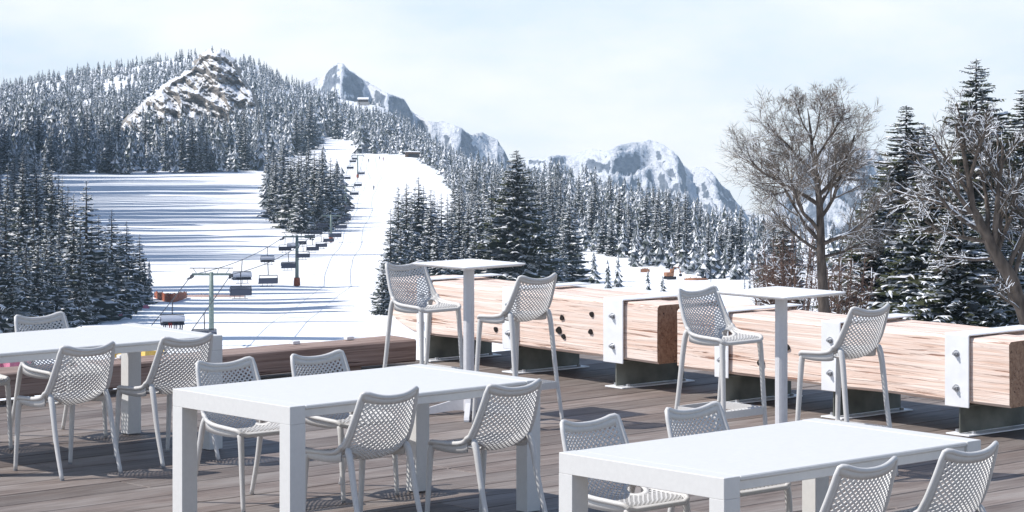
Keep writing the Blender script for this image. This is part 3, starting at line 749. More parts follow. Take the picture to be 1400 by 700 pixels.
# ------------------------------------------------------------------ spruce trees
def spruce_mesh(seed, H, R, whorls, nb, fronds, snow_share, needle='needle', low=0.05, power=0.85, ragged=0.25, wk=1.0):
    """meshes of one spruce: trunk, crown of drooping needle sprays, snow lying on the sprays"""
    r = random.Random(seed)
    tr = MB(); lean = r.uniform(-0.01, 0.01) * H
    tr.tube([(0, 0, -0.6), (0, 0, H * 0.3), (lean, 0, H * 0.7), (lean, 0, H * 0.995)], [H * 0.014, H * 0.011, H * 0.006, H * 0.001], 7)
    cr = MB(); sn = MB()
    for w in range(whorls):
        h = low + (0.985 - low) * (w / (whorls - 1)) ** 1.05
        Rw = R * (1 - h) ** power * (1 + r.uniform(-0.14, 0.14)) + H * 0.006
        n = max(4, int(nb * (0.55 + 0.45 * (1 - h)))); a0 = r.uniform(0, 6.28)
        for k in range(n):
            a = a0 + 6.283 * k / n + r.uniform(-0.28, 0.28)
            L = Rw * (1 + r.uniform(-ragged, ragged)); z0 = h * H + r.uniform(-0.5, 0.5) * H / whorls * 0.9
            droop = r.uniform(0.22, 0.50) * (1.15 - 0.75 * h); tip = r.uniform(0.06, 0.18)
            d = Vector((math.cos(a), math.sin(a), 0)); s = Vector((-math.sin(a), math.cos(a), 0)); o = Vector((lean * h, 0, z0))
            def sp(t): return o + d * (L * t) + Vector((0, 0, -droop * L * t + tip * L * t * t * 1.5 + (0.10 * L * (1 - h) if h > 0.9 else 0)))
            wd = (L * r.uniform(0.20, 0.30) + H * 0.004) * wk
            T_ = [0.0, 0.35, 0.7, 1.0]; Wd = [0.35, 1.0, 0.8, 0.04]
            P = []
            for t, q in zip(T_, Wd):
                c = sp(t); P += [c + s * (wd * q) + Vector((0, 0, -wd * q * r.uniform(0.45, 0.9))), c, c - s * (wd * q) + Vector((0, 0, -wd * q * r.uniform(0.45, 0.9)))]
            F = []
            for i in range(3): F += [(3 * i, 3 * i + 1, 3 * i + 4, 3 * i + 3), (3 * i + 1, 3 * i + 2, 3 * i + 5, 3 * i + 4)]
            mi = 1 if r.random() < 0.3 else 0
            cr.add(P, F, mi)
            for q in range(fronds):          # hanging and sideways sprays
                t = r.uniform(0.2, 1.0); c = sp(t); sg = r.choice((-1, 1)); ln = wd * r.uniform(0.8, 1.7) * (1.15 - 0.5 * t)
                e = c + s * (sg * ln) + d * (ln * r.uniform(0.1, 0.8)) + Vector((0, 0, -ln * r.uniform(0.2, 0.9)))
                g = d * (ln * 0.24); m2 = (c + e) / 2 + Vector((0, 0, ln * 0.08))
                cr.add([c - g, m2 - g * 0.9, e, m2 + g * 1.1, c + g], [(0, 1, 3, 4), (1, 2, 3)], 1 if r.random() < 0.35 else 0)
                if r.random() < snow_share * 0.55:
                    up = Vector((0, 0, ln * 0.10 + 0.02)); f = 0.75
                    sn.add([c - g * f + up * 0.4, m2 - g * f + up, c + (e - c) * 0.9 + up * 0.5, m2 + g * f + up, c + g * f + up * 0.4, (c + e) / 2 + up * 2.6], [(0, 1, 5), (1, 2, 5), (2, 3, 5), (3, 4, 5), (4, 0, 5)])
            if r.random() < snow_share:
                t0 = r.uniform(0.15, 0.55); t1 = min(1.0, t0 + r.uniform(0.3, 0.6)); tm = (t0 + t1) / 2; q = wd * r.uniform(0.45, 0.85); th = wd * 0.22 + 0.02
                A, B, C = sp(t0), sp(tm), sp(t1); up = Vector((0, 0, th)); dn = Vector((0, 0, -q * 0.42))
                sn.add([A + up * 0.2, B + s * q + dn + up * .4, C + s * (q * .2) + up * 0.2, C - s * (q * .2) + up * 0.2, B - s * q + dn + up * .4, B + up], [(0, 1, 5), (1, 2, 5), (2, 3, 5), (3, 4, 5), (4, 0, 5)])
    return (tr.mesh('trunk', M['bark'], True), cr.mesh('crown', [M[needle], M['frost']]), sn.mesh('snow_cover', M['treesnow']))

MID = [spruce_mesh(40 + i, 18.0, (3.5, 3.0, 3.9, 2.7, 3.3)[i], 26, 10, 5, 0.72, wk=0.78) for i in range(5)]      # 18 m tall
BIG = [spruce_mesh(70 + i, 16.0, (3.6, 3.0)[i], 58, 19, 15, 0.40, 'needle_near', 0.04, 0.72, 0.40, 0.48) for i in range(2)]
SMALL = [spruce_mesh(90 + i, 18.0, (3.6, 3.0, 2.6)[i], 13, 7, 2, 0.62) for i in range(3)]

trees = []     # (px, base py, height px, group)
def add_tree(px, base, hpx, grp): trees.append((px, base, hpx, grp))
G_L = 'spruces crowding down to the snow at the foot of the wooded hill'
G_G = 'spruces of the grove beside the chairlift'
G_R = 'spruces between the ski run and the timber benches'
G_V = 'spruces standing on the snowy meadow behind the benches'
G_H = 'spruces along the lower edge of the wooded hill'
for px, top, base in [(204, 352, 410), (191, 318, 416), (173, 300, 421), (153, 284, 430), (135, 292, 436), (118, 244, 440), (101, 262, 442), (93, 252, 425), (80, 300, 450), (62, 290, 455), (45, 272, 458), (25, 285, 462), (8, 270, 466), (-12, 280, 468),
                      (71, 214, 400), (50, 226, 395), (31, 219, 390), (10, 222, 385), (85, 238, 388), (-8, 230, 384), (165, 312, 426), (144, 316, 434), (126, 300, 438), (110, 300, 444), (70, 312, 454), (52, 320, 460), (34, 318, 464), (16, 330, 468), (197, 352, 412), (183, 335, 418)]:
    add_tree(px, base, base - top, G_L)
for i in range(34):
    px = random.uniform(-60, 84); b = random.uniform(262, 400); add_tree(px, b, (b - 175) * 0.34 + 42, G_L)
for px, top, base in [(366, 224, 286), (377, 214, 296), (388, 210, 306), (398, 206, 314), (408, 205, 318), (419, 204, 318), (430, 204, 316), (441, 203, 312), (452, 214, 306), (461, 220, 296), (467, 226, 286), (384, 228, 300), (413, 232, 320), (436, 236, 317)]:
    add_tree(px, base, base - top, G_G)
for i in range(26):
    px = random.uniform(366, 464); b = random.uniform(258, 302); add_tree(px, b, random.uniform(60, 78), G_G)
for px, top, base in [(534, 282, 430), (543, 252, 424), (556, 248, 416), (572, 240, 408), (589, 256, 412), (603, 262, 405), (618, 274, 412), (628, 262, 402), (640, 272, 408), (655, 252, 404), (668, 278, 410), (548, 300, 428), (563, 305, 430), (580, 310, 424), (597, 306, 420), (612, 318, 422), (634, 318, 420), (524, 350, 432), (650, 308, 418),
                      (738, 256, 398), (752, 290, 402), (729, 292, 410), (684, 300, 412), (771, 300, 388), (779, 259, 386), (763, 318, 392), (787, 296, 372), (741, 232, 380), (722, 240, 380), (672, 236, 376), (690, 244, 380)]:
    add_tree(px, base, base - top, G_R)
for i in range(60):
    px = random.uniform(536, 770); b = random.uniform(290, 378) + max(0, (600 - px) * 0.3)
    if px < 600 and b < 330: continue
    add_tree(px, b, (b - 170) * 0.40 + 18, G_R)
for px, top, base in [(812, 341, 388), (831, 350, 395), (845, 341, 394), (886, 367, 400), (906, 373, 401), (835, 292, 346), (868, 311, 364), (963, 325, 382), (800, 290, 344), (818, 282, 340), (852, 300, 352), (884, 306, 362), (902, 304, 364), (918, 312, 368), (934, 318, 372), (948, 320, 374), (978, 318, 380), (992, 328, 382), (1006, 330, 384), (1020, 332, 384), (1034, 334, 386), (1025, 372, 398), (1018, 376, 398), (1048, 330, 388), (1062, 335, 388)]:
    add_tree(px, base, base - top, G_V)
def poly_in(px, py, poly):
    c = False; n = len(poly)
    for i in range(n):
        x1, y1 = poly[i]; x2, y2 = poly[(i + 1) % n]
        if (y1 > py) != (y2 > py) and px < (x2 - x1) * (py - y1) / (y2 - y1) + x1: c = not c
    return c
CRAG = [(140, 204), (156, 184), (176, 162), (200, 140), (236, 112), (262, 98), (276, 76), (300, 72), (318, 86), (330, 110), (344, 126), (352, 150), (338, 176), (318, 188), (290, 184), (255, 182), (222, 190), (196, 186), (176, 192)]
CLEAR = [[(424, 122), (470, 128), (500, 138), (540, 150), (572, 158), (560, 164), (520, 156), (480, 148), (440, 136)], [(140, 112), (172, 108), (176, 130), (140, 136)], [(376, 120), (400, 122), (402, 136), (380, 132)], [(330, 150), (345, 140), (352, 165), (335, 172)], [(112, 140), (128, 130), (132, 150), (118, 158)]]
placed = []
def fill(px0, px1, n, hfun, grp):
    cnt = 0
    for _ in range(n * 5):
        if cnt >= n: break
        px = random.uniform(px0, px1)
        Yr, pr = ridge(px); pb = HOR + FPX * (EYE - z_plain(base_Y(px))) / base_Y(px)
        t = random.random() ** 1.15; py = pb + (float(pr) - 0.5 - pb) * t
        if poly_in(px, py - 4, CRAG) or any(poly_in(px, py - 3, c) for c in CLEAR): continue
        h = hfun(px, t) * random.uniform(0.5, 1.3)
        gx, gy = int(px // 12), int(py // 12); bad = False
        for q in placed:
            if abs(q[0] - px) < h * 0.10 + 0.8 and abs(q[1] - py) < h * 0.07 + 0.5: bad = True; break
        if bad: continue
        placed.append((px, py)); add_tree(px, py, h, grp); cnt += 1
fill(-70, 460, 1900, lambda px, t: 50 * (1 - t) ** 1.3 + 13 + (0 if px > 100 else 8 * (1 - t)), G_H)
fill(450, 640, 460, lambda px, t: 30 * (1 - t) ** 1.2 + 12, G_H)
fill(640, 1060, 640, lambda px, t: np.interp(px, [640, 760, 850, 1060], [50, 62, 60, 50]) * (1 - t) + np.interp(px, [640, 760, 900, 1060], [15, 26, 30, 26]), G_V)
fill(1060, 1450, 130, lambda px, t: 40 * (1 - t) + 24, G_V)
LBL = {G_L: 'snowy spruce in the stand running down to the kerb-side table', G_G: 'snowy spruce in the grove beside the chairlift',
       G_R: 'snowy spruce between the ski run and the timber benches', G_V: 'snowy spruce on the meadow edge behind the timber benches',
       G_H: 'frosted spruce along the wooded hill above the snow field'}
trees.sort(key=lambda t: -t[2])
single, mass = trees[:292], trees[292:]
SIZ = []
for i, (px, base, hp, grp) in enumerate(single):
    Y = hit(px, base); hm = hp * Y / FPX; p = px_point(px, base, Y); p.z = float(terrain_z(px, Y)) - 0.3
    me = MID[i % 5] if hp > 62 else SMALL[i % 3]
    e = empty('spruce_tree', p, random.uniform(0, 6.28)); sc = hm / 18.0
    wx = sc * random.uniform(0.82, 1.38); e.scale = (wx, wx, sc)
    for nm, m_ in zip(('trunk', 'crown', 'snow_cover'), me): part(nm, m_, e)
    SIZ.append((e, grp, hm, wx * 3.3 / hm))

for grp in LBL:
    mine = [q for q in SIZ if q[1] == grp]; hs = sorted(q[2] for q in mine); ws = sorted(q[3] for q in mine)
    for e, g, hgt_, wid in mine:
        fh = hs.index(hgt_) / max(1, len(hs) - 1); fw = ws.index(wid) / max(1, len(ws) - 1)
        a_ = 'young short' if fh < 0.2 else 'short' if fh < 0.4 else 'middling tall' if fh < 0.6 else 'tall' if fh < 0.8 else 'very tall'
        b_ = 'narrow' if fw < 0.25 else 'slim' if fw < 0.5 else 'full' if fw < 0.75 else 'broad'
        tag(e, a_ + ' ' + b_ + ' ' + LBL[grp], 'tree', grp)
# the tall free-standing spruce and other near conifers
def big_spruce(px, base, top, Y, var, label, wk=1.0, rz=0.0):
    p = px_point(px, base, Y); sc = (base - top) * Y / FPX / 16.0
    e = empty('spruce_tree', p, rz); e.scale = (sc * wk, sc * wk, sc)
    for nm, m_ in zip(('trunk', 'crown', 'snow_cover'), BIG[var]): part(nm, m_, e)
    tag(e, label, 'tree')
big_spruce(704, 418, 204, hit(704, 418), 0, 'tall broad free-standing spruce with heavy snow rising behind the bar table', 1.30, 0.4)
big_spruce(1333, 520, 78, 150, 0, 'tallest olive green spruce with slim tip standing among the bare trees', 1.12, 1.0)
big_spruce(1238, 516, 142, 165, 1, 'olive green spruce with blunt tip between the two bare trees', 1.45, 2.0)
big_spruce(1284, 512, 205, 140, 0, 'lower olive green spruce behind the leaning bare tree', 1.5, 3.1)
big_spruce(1400, 520, 120, 170, 1, 'dark spruce half hidden by the leaning bare tree', 1.35, 4.2)
big_spruce(1072, 500, 292, 175, 1, 'small dark spruce behind the foot of the spreading bare tree', 1.1, 5.0)
big_spruce(1196, 516, 262, 150, 1, 'short bushy spruce beside the trunk of the spreading bare tree', 1.55, 0.9)
big_spruce(1266, 516, 170, 185, 0, 'olive spruce filling the gap between the tallest spruce and the blunt one', 1.5, 1.7)
big_spruce(1372, 520, 160, 190, 1, 'dark spruce showing through the leaning bare crown', 1.5, 5.6)
big_spruce(1216, 516, 215, 190, 0, 'middling olive spruce beyond the spreading bare tree', 1.5, 2.2)
big_spruce(1310, 516, 255, 110, 1, 'low bushy spruce in front of the tallest spruce', 1.7, 3.7)
big_spruce(1352, 526, 262, 120, 1, 'bushy green spruce below the leaning bare trunk', 1.6, 2.7)

# the rest of the forest: too many to count
def forest():
    Vs, Fs, Ms = [], [], []; off = 0
    LV, NB = 8, 6
    for px, base, hp, grp in mass:
        Y = hit(px, base); hm = hp * Y / FPX; p = px_point(px, base, Y); z0 = float(terrain_z(px, Y)) - 0.4
        R = hm * rng.uniform(0.16, 0.36); fr = rng.uniform(0.25, 0.6)
        hs = (np.arange(LV) / LV) ** 0.95 * 0.94 + 0.03
        a = rng.uniform(0, 6.28, (LV, NB)) * 0.35 + np.arange(NB)[None] * 6.283 / NB + rng.uniform(0, 6.28, (LV, 1))
        L = R * (1 - hs)[:, None] ** 0.85 * rng.uniform(0.75, 1.25, (LV, NB)) + hm * 0.012
        z = z0 + hm * hs[:, None] + rng.uniform(-0.03, 0.03, (LV, NB)) * hm
        ca, sa = np.cos(a), np.sin(a); w = L * rng.uniform(0.30, 0.48, (LV, NB))
        zt = z - L * rng.uniform(0.25, 0.6, (LV, NB)); zh = z + hm / LV * 0.85
        A = np.stack([p.x + ca * 0, p.y + sa * 0, zh], -1); B = np.stack([p.x + ca * L * .62 - sa * w, p.y + sa * L * .62 + ca * w, (z + zt) / 2 - w * .5], -1)
        C = np.stack([p.x + ca * L, p.y + sa * L, zt], -1); D = np.stack([p.x + ca * L * .62 + sa * w, p.y + sa * L * .62 - ca * w, (z + zt) / 2 - w * .5], -1)
        E = np.stack([p.x + ca * L * .55, p.y + sa * L * .55, (z + zt) / 2 + w * .35], -1)
        V = np.stack([A, B, C, D, E], 2).reshape(-1, 3); n = LV * NB
        k = np.arange(n)[:, None] * 5 + off
        F = np.concatenate([k + [0, 1, 4], k + [1, 2, 4], k + [2, 3, 4], k + [3, 0, 4]])
        m = np.concatenate([rng.choice(3, n, p=[0.40 - fr * .35, 0.46, 0.14 + fr * .35]) for _ in range(4)])
        tip = np.array([[p.x - hm * .012, p.y, z0 + hm * .88], [p.x + hm * .012, p.y, z0 + hm * .88], [p.x, p.y + .01, z0 + hm * 1.0]])
        Vs += [V, tip]; Fs += [F, np.array([[off + n * 5, off + n * 5 + 1, off + n * 5 + 2]])]; Ms += [m, np.array([0])]; off += n * 5 + 3
    o = link('forest', np_mesh('forest', np.concatenate(Vs), np.concatenate(Fs), np.concatenate(Ms), [M['needle'], M['frost'], M['treesnow']]))
    tag(o, 'dense snow frosted spruce forest covering the far hillsides', 'forest', kind='stuff')
forest()

# ------------------------------------------------------------------ limestone crag on the wooded hill
def crag():
    xs = np.linspace(132, 362, 200); ys = np.linspace(64, 210, 136); PX, PY = np.meshgrid(xs, ys)
    D = np.full(PX.shape, 1e9); IN = np.zeros(PX.shape, bool); n = len(CRAG)
    for i in range(n):
        a = np.array(CRAG[i], float); b = np.array(CRAG[(i + 1) % n], float); ab = b - a
        t = np.clip(((PX - a[0]) * ab[0] + (PY - a[1]) * ab[1]) / (ab @ ab), 0, 1)
        D = np.minimum(D, np.hypot(a[0] + ab[0] * t - PX, a[1] + ab[1] * t - PY))
        if abs(b[1] - a[1]) > 1e-6: IN ^= ((a[1] > PY) != (b[1] > PY)) & (PX < (b[0] - a[0]) * (PY - a[1]) / (b[1] - a[1]) + a[0])
    D = np.where(IN, D, -D); Yc = 1425.0; V = []; keep = []
    for j in range(PX.shape[0]):
        for i in range(PX.shape[1]):
            px, py, d = PX[j, i], PY[j, i], D[j, i]; x = (px - 700) / FPX * Yc; z = EYE - (py - HOR) / FPX * Yc
            r = Vector((x * 0.80 - z * 0.6, 1.7, x * 0.6 + z * 0.80))        # beds dip down to the left
            n1 = mnoise.ridged_multi_fractal(Vector((r.x / 26, 1.7, r.z / 12)), 0.8, 2.2, 7, 1.0, 2.0) - 1.0
            n2 = mnoise.fractal(Vector((x / 5.0, z / 5.0, 4.0)), 0.7, 2.1, 5); n3 = mnoise.noise(Vector((x / 30.0, z / 30.0, 9.0)))
            bed = r.z / 4.2 + n3 * 1.5 + n2 * 0.25; step = (bed - math.floor(bed)) ** 3 * 2.6
            m = max(0.0, min(1.0, (d + 4) / 9.0))
            Y = Yc + (190 - py) * 0.50 - min(1.0, max(0.0, (d + 6) / 26)) * 8 - (n1 * 14 + n2 * 4.5 + n3 * 14 - step * 1.3) * m
            if d < 0: Y += 70 * min(1.0, -d / 6.0)
            V.append(((px - 700) / FPX * Y, Y, EYE - (py - HOR) / FPX * Y)); keep.append(d > -5 + 5 * n2)
    nx, ny = len(xs), len(ys); keep = np.array(keep).reshape(ny, nx); idx = np.arange(nx * ny).reshape(ny, nx)
    F = np.stack([idx[:-1, :-1], idx[1:, :-1], idx[1:, 1:], idx[:-1, 1:]], -1)
    ok = keep[:-1, :-1] & keep[1:, :-1] & keep[1:, 1:] & keep[:-1, 1:]; F = F[ok]
    o = link('rock_crag', np_mesh('rock_crag', V, F, np.zeros(len(F)), [M['rock']], False))
    tag(o, 'pale limestone crag with snowy ledges breaking through the wooded hill', 'crag', kind='structure')
crag()

# ------------------------------------------------------------------ bare trees
def bare_tree(name, origin, trunk, levels, seed, label, twig_len, snow_p, spread=0.9, up=0.15):
    r = random.Random(seed); tk = MB(); tw = MB(); sn = MB()
    def rv(): return Vector((r.uniform(-1, 1), r.uniform(-1, 1), r.uniform(-1, 1)))
    def limb(p, d, L, R, lvl):
        n = 5 if lvl < 3 else 3; pts = [p]; dd = d.normalized(); rad = [R]
        for i in range(n):
            dd = (dd + rv() * (0.20 if lvl < 3 else 0.26) + Vector((0, 0, up * (0.5 if lvl < 2 else 0.2)))).normalized()
            pts.append(pts[-1] + dd * (L / n)); rad.append(R * (1 - 0.62 * (i + 1) / n))
        dst = tk if lvl < 2 else tw
        dst.tube(pts, rad, 6 if lvl < 2 else (4 if lvl == 2 else 3), caps=False)
        if lvl <= 3 and r.random() < snow_p:
            q0 = [a + Vector((0, 0, rr * 0.85)) for a, rr in zip(pts, rad)]
            k0 = r.randint(0, 1)
            if abs(d.normalized().z) < 0.93: sn.tube(q0[k0:], [max(rr * 0.62, 0.009) for rr in rad[k0:]], 4, caps=True)
        if lvl < len(levels):
            cnt, lk = levels[lvl]
            for k in range(cnt):
                t = r.uniform(0.25, 1.0); i = min(int(t * n), n - 1); f = t * n - i
                q = pts[i] * (1 - f) + pts[i + 1] * f; ax = (pts[i + 1] - pts[i]).normalized()
                o = rv(); o = (o - ax * o.dot(ax)).normalized(); ang = r.uniform(0.45, spread)
                nd = ax * math.cos(ang) + o * math.sin(ang)
                limb(q, nd, L * lk * r.uniform(0.6, 1.15) * (1.15 - 0.4 * t), max(R * (1 - 0.62 * t) * 0.50, 0.0075), lvl + 1)
    tp = [Vector(p) for p, _ in trunk]; trd = [q for _, q in trunk]
    fine = []; frd = []
    for i in range(len(tp) - 1):
        for k in range(3):
            f = k / 3; fine.append(tp[i].lerp(tp[i + 1], f) + rv() * trd[i] * 0.15); frd.append(trd[i] * (1 - f) + trd[i + 1] * f)
    fine.append(tp[-1]); frd.append(trd[-1])
    tk.tube(fine, frd, 9, caps=True)
    return tk, tw, sn, limb, r
def finish_tree(origin, tk, tw, sn, label, twig='twig'):
    e = empty('bare_tree', origin)
    tk.build('trunk', M['bark'], e, True); tw.build('crown', M[twig], e)
    if sn.v: sn.build('snow_cover', M['treesnow'], e)['kind'] = 'stuff'
    tag(e, label, 'tree')
# spreading bare tree
Yt = 125.0; k = Yt / FPX
o1 = px_point(1126, 540, Yt)
def L1(px, py, dy=0.0): return Vector(((px - 1126) * k, dy, (540 - py) * k))
trunk = [(L1(1128, 545), 0.36), (L1(1127, 450), 0.27), (L1(1124, 370), 0.22), (L1(1121, 310), 0.18), (L1(1119, 262), 0.14), (L1(1112, 215), 0.10), (L1(1108, 175), 0.05), (L1(1104, 148), 0.02)]
tk, tw, sn, limb, r1 = bare_tree('bare_tree', o1, trunk, [(7, 0.50), (13, 0.58), (10, 0.60), (8, 0.64)], 5, '', 1, 0.55)
for (a, b, dy, R, dep) in [((1121, 318), (1062, 262), -1.0, 0.11, 0), ((1120, 300), (1180, 250), 0.8, 0.12, 0), ((1119, 280), (1048, 212), 0.8, 0.10, 0), ((1119, 268), (1178, 205), -0.7, 0.10, 0), ((1116, 240), (1066, 172), -0.6, 0.08, 0), ((1113, 225), (1150, 160), 0.6, 0.08, 0),
                            ((1121, 330), (1030, 262), 1.2, 0.10, 0), ((1122, 335), (1196, 292), -1.0, 0.10, 0), ((1122, 345), (1050, 318), 0.5, 0.08, 0), ((1109, 190), (1086, 148), 0.4, 0.05, 0), ((1110, 195), (1128, 146), -0.4, 0.05, 0), ((1122, 352), (1190, 335), 0.9, 0.08, 0), ((1120, 290), (1100, 220), -1.6, 0.09, 0), ((1120, 285), (1140, 215), 1.6, 0.09, 0)]:
    p, q = L1(*a), L1(*b, dy); limb(p, q - p, (q - p).length * 1.15, R, 1)
finish_tree(o1, tk, tw, sn, 'bare spreading deciduous tree with fine brown twigs standing behind the bar table')
# leaning bare tree with snow on its limbs
Yt = 95.0; k = Yt / FPX
o2 = px_point(1412, 520, Yt)
def L2(px, py, dy=0.0): return Vector(((px - 1412) * k, dy, (520 - py) * k))
trunk = [(L2(1426, 530), 0.36), (L2(1404, 440), 0.28), (L2(1384, 385), 0.25), (L2(1360, 345), 0.22), (L2(1346, 318), 0.19), (L2(1330, 285), 0.13), (L2(1324, 240), 0.10), (L2(1316, 205), 0.06), (L2(1306, 170), 0.03)]
tk, tw, sn, limb, r2 = bare_tree('bare_tree', o2, trunk, [(6, 0.5), (9, 0.52), (8, 0.55), (4, 0.6)], 9, '', 1, 0.60, 1.0, 0.1)
for (a, b, dy, R) in [((1362, 348), (1392, 250), 0.5, 0.11), ((1358, 342), (1376, 200), -0.5, 0.12), ((1346, 318), (1268, 262), 0.6, 0.10), ((1340, 305), (1256, 212), -0.5, 0.10), ((1328, 270), (1282, 180), 0.5, 0.08), ((1325, 245), (1352, 170), -0.4, 0.08), ((1352, 330), (1250, 318), -0.7, 0.08), ((1366, 354), (1290, 352), 0.4, 0.06), ((1350, 322), (1340, 180), 0.9, 0.09), ((1384, 385), (1424, 300), 0.2, 0.10), ((1318, 210), (1330, 140), 0.3, 0.05), ((1404, 432), (1340, 396), -0.5, 0.05), ((1376, 372), (1432, 240), -0.4, 0.10), ((1335, 295), (1222, 268), 0.9, 0.07), ((1360, 345), (1410, 180), 0.8, 0.09)]:
    p, q = L2(*a), L2(*b, dy); limb(p, q - p, (q - p).length * 1.0, R, 1)
finish_tree(o2, tk, tw, sn, 'bare leaning tree with snow lined limbs beside the end of the timber bench', 'darktwig')
# brown brush below the bare trees
for (px, base, top, w, Y, sd) in [(1082, 470, 300, 62, 135, 3), (1150, 480, 330, 60, 130, 4), (1052, 462, 345, 34, 140, 6)]:
    r = random.Random(sd); st = MB(); tg = MB(); sn = MB(); k = Y / FPX; H = (base - top) * k; W = w * k
    for i in range(34):
        a = r.uniform(0, 6.28); d = r.uniform(0, 1) ** .5 * W * 0.8; h = H * r.uniform(0.55, 1.0)
        p0 = Vector((math.cos(a) * d * .4, math.sin(a) * d * .4, -0.3)); p1 = Vector((math.cos(a) * d, math.sin(a) * d, h))
        mid = p0.lerp(p1, 0.5) + Vector((r.uniform(-.2, .2), r.uniform(-.2, .2), 0)); st.tube([p0, mid, p1], [0.03, 0.022, 0.008], 4, caps=False)
        for q in range(46):
            t = r.uniform(0.15, 1.0); b = p0.lerp(mid, t * 2) if t < .5 else mid.lerp(p1, t * 2 - 1); L = r.uniform(0.25, 0.8)
            v = Vector((r.uniform(-1, 1), r.uniform(-1, 1), r.uniform(-0.25, 0.9))).normalized() * L
            tg.tube([b, b + v * .5 + Vector((0, 0, .05)), b + v], [0.011, 0.008, 0.004], 3, caps=False)
            if r.random() < 0.10: sn.tube([b + v * .3 + Vector((0, 0, .025)), b + v * .95 + Vector((0, 0, .02))], [0.024, 0.014], 4)
    e = empty('shrub', px_point(px, base, Y)); st.build('stem', M['bush'], e); tg.build('crown', M['bush'], e); sn.build('snow_cover', M['treesnow'], e)['kind'] = 'stuff'
    tag(e, {3: 'tall red brown leafless shrub before the small dark spruce', 4: 'broad brown leafless shrub at the foot of the spreading bare tree', 6: 'smallest brown leafless shrub at the edge of the snowy meadow'}[sd], 'shrub')

# ------------------------------------------------------------------ chairlift
def gz(px, Y): return float(terrain_z(px, Y))
tower_px = [(289, 474, 367), (406, 391, 318), (452.5, 331, 291), (472.5, 288, 252), (489, 243, 210), (497, 209, 193)]
heads = []
def lift_tower(px, base, top, idx):
    Y = hit(px, base); g = gz(px, Y); x = (px - 700) / FPX * Y; H = (base - top) * Y / FPX
    e = empty('lift_tower', (x, Y, g)); r = 0.30 if idx < 2 else 0.26
    b = MB(); b.tube([(0, 0, -0.8), (0, 0, H * 0.5), (0, 0, H - 0.5)], [r * 1.15, r, r * 0.8], 12); b.build('post', M['tower'], e, True)
    W = 2.35
    b = MB(); b.box((0, 0, H - 0.75), (2 * W, 0.28, 0.26)); b.build('crossarm', M['tower'], e)
    b = MB(); b.tube([(-W - .3, 0, H), (W + .3, 0, H)], 0.05, 6)
    for s in (-1, -0.4, 0.4, 1): b.tube([(s * W * .95, 0, H), (s * W * .75, 0, H - 0.7)], 0.035, 5)
    b.build('service_frame', M['dark'], e)
    for s in (-1, 1):
        b = MB(); b.box((s * W, 0, H - 1.02), (0.10, 2.8, 0.16))
        for k in range(6): b.cyl((s * W - .09, -1.25 + k * .5, H - 0.98), (s * W + .09, -1.25 + k * .5, H - 0.98), 0.22, 10)
        b.build('sheave_train', M['dark'], e)
        b = MB(); b.box((s * (W + 0.35), 0, H - 1.25), (0.4, 2.6, 0.05)); b.build('catwalk', M['dark'], e)
        heads.append((s, x + s * W, Y, g + H - 0.80))
    if idx >= 1:
        b = MB(); b.tube([(0, 0, 0.02), (0, 0, 0.7), (0, 0, 1.4)], [r * 1.15 + .24, r + .26, r + .20], 12); b.build('safety_padding', M['orange'], e)
    LB = ['green steel chairlift tower with T-shaped head behind the kerb-side table', 'green chairlift tower with orange padding below the spruce grove', 'chairlift tower with orange padding at the corner of the grove', 'slim chairlift tower beside the upper grove on the open ski run', 'distant chairlift tower high on the ski run', 'highest chairlift tower near the top of the ski run']
    tag(e, LB[idx], 'lift tower', 'towers of the chairlift')
for i, t in enumerate(tower_px): lift_tower(*t, i)
def lane(s): return sorted([(Y, x, z) for q, x, Y, z in heads if q == s])
def lane_pts(s):
    L = lane(s); first = L[0]; a, b = L[0], L[1]
    start = (190.0, a[1] + (a[1] - b[1]) / (a[0] - b[0]) * (190 - a[0]), a[2] - 6.0); return [start] + L
def cable_at(s, Y):
    L = lane_pts(s); ys = [p[0] for p in L]; x = float(np.interp(Y, ys, [p[1] for p in L])); z = float(np.interp(Y, ys, [p[2] for p in L]))
    i = max(0, min(len(L) - 2, int(np.searchsorted(ys, Y)) - 1)); t = (Y - ys[i]) / (ys[i + 1] - ys[i]); sag = 4 * t * (1 - t) * (ys[i + 1] - ys[i]) * 0.006
    return Vector((x, Y, z - sag))
for s in (-1, 1):
    L = lane_pts(s); b = MB(); pts = []
    for i in range(len(L) - 1):
        for f in np.linspace(0, 1, 10, endpoint=False): pts.append(cable_at(s, L[i][0] + (L[i + 1][0] - L[i][0]) * f))
    b.tube(pts, 0.05, 5); tag(b.build('lift_cable', M['dark']), 'steel haul cable of the chairlift on its grove side' if s < 0 else 'steel haul cable of the chairlift on its open run side', 'cable', 'haul cables of the chairlift')
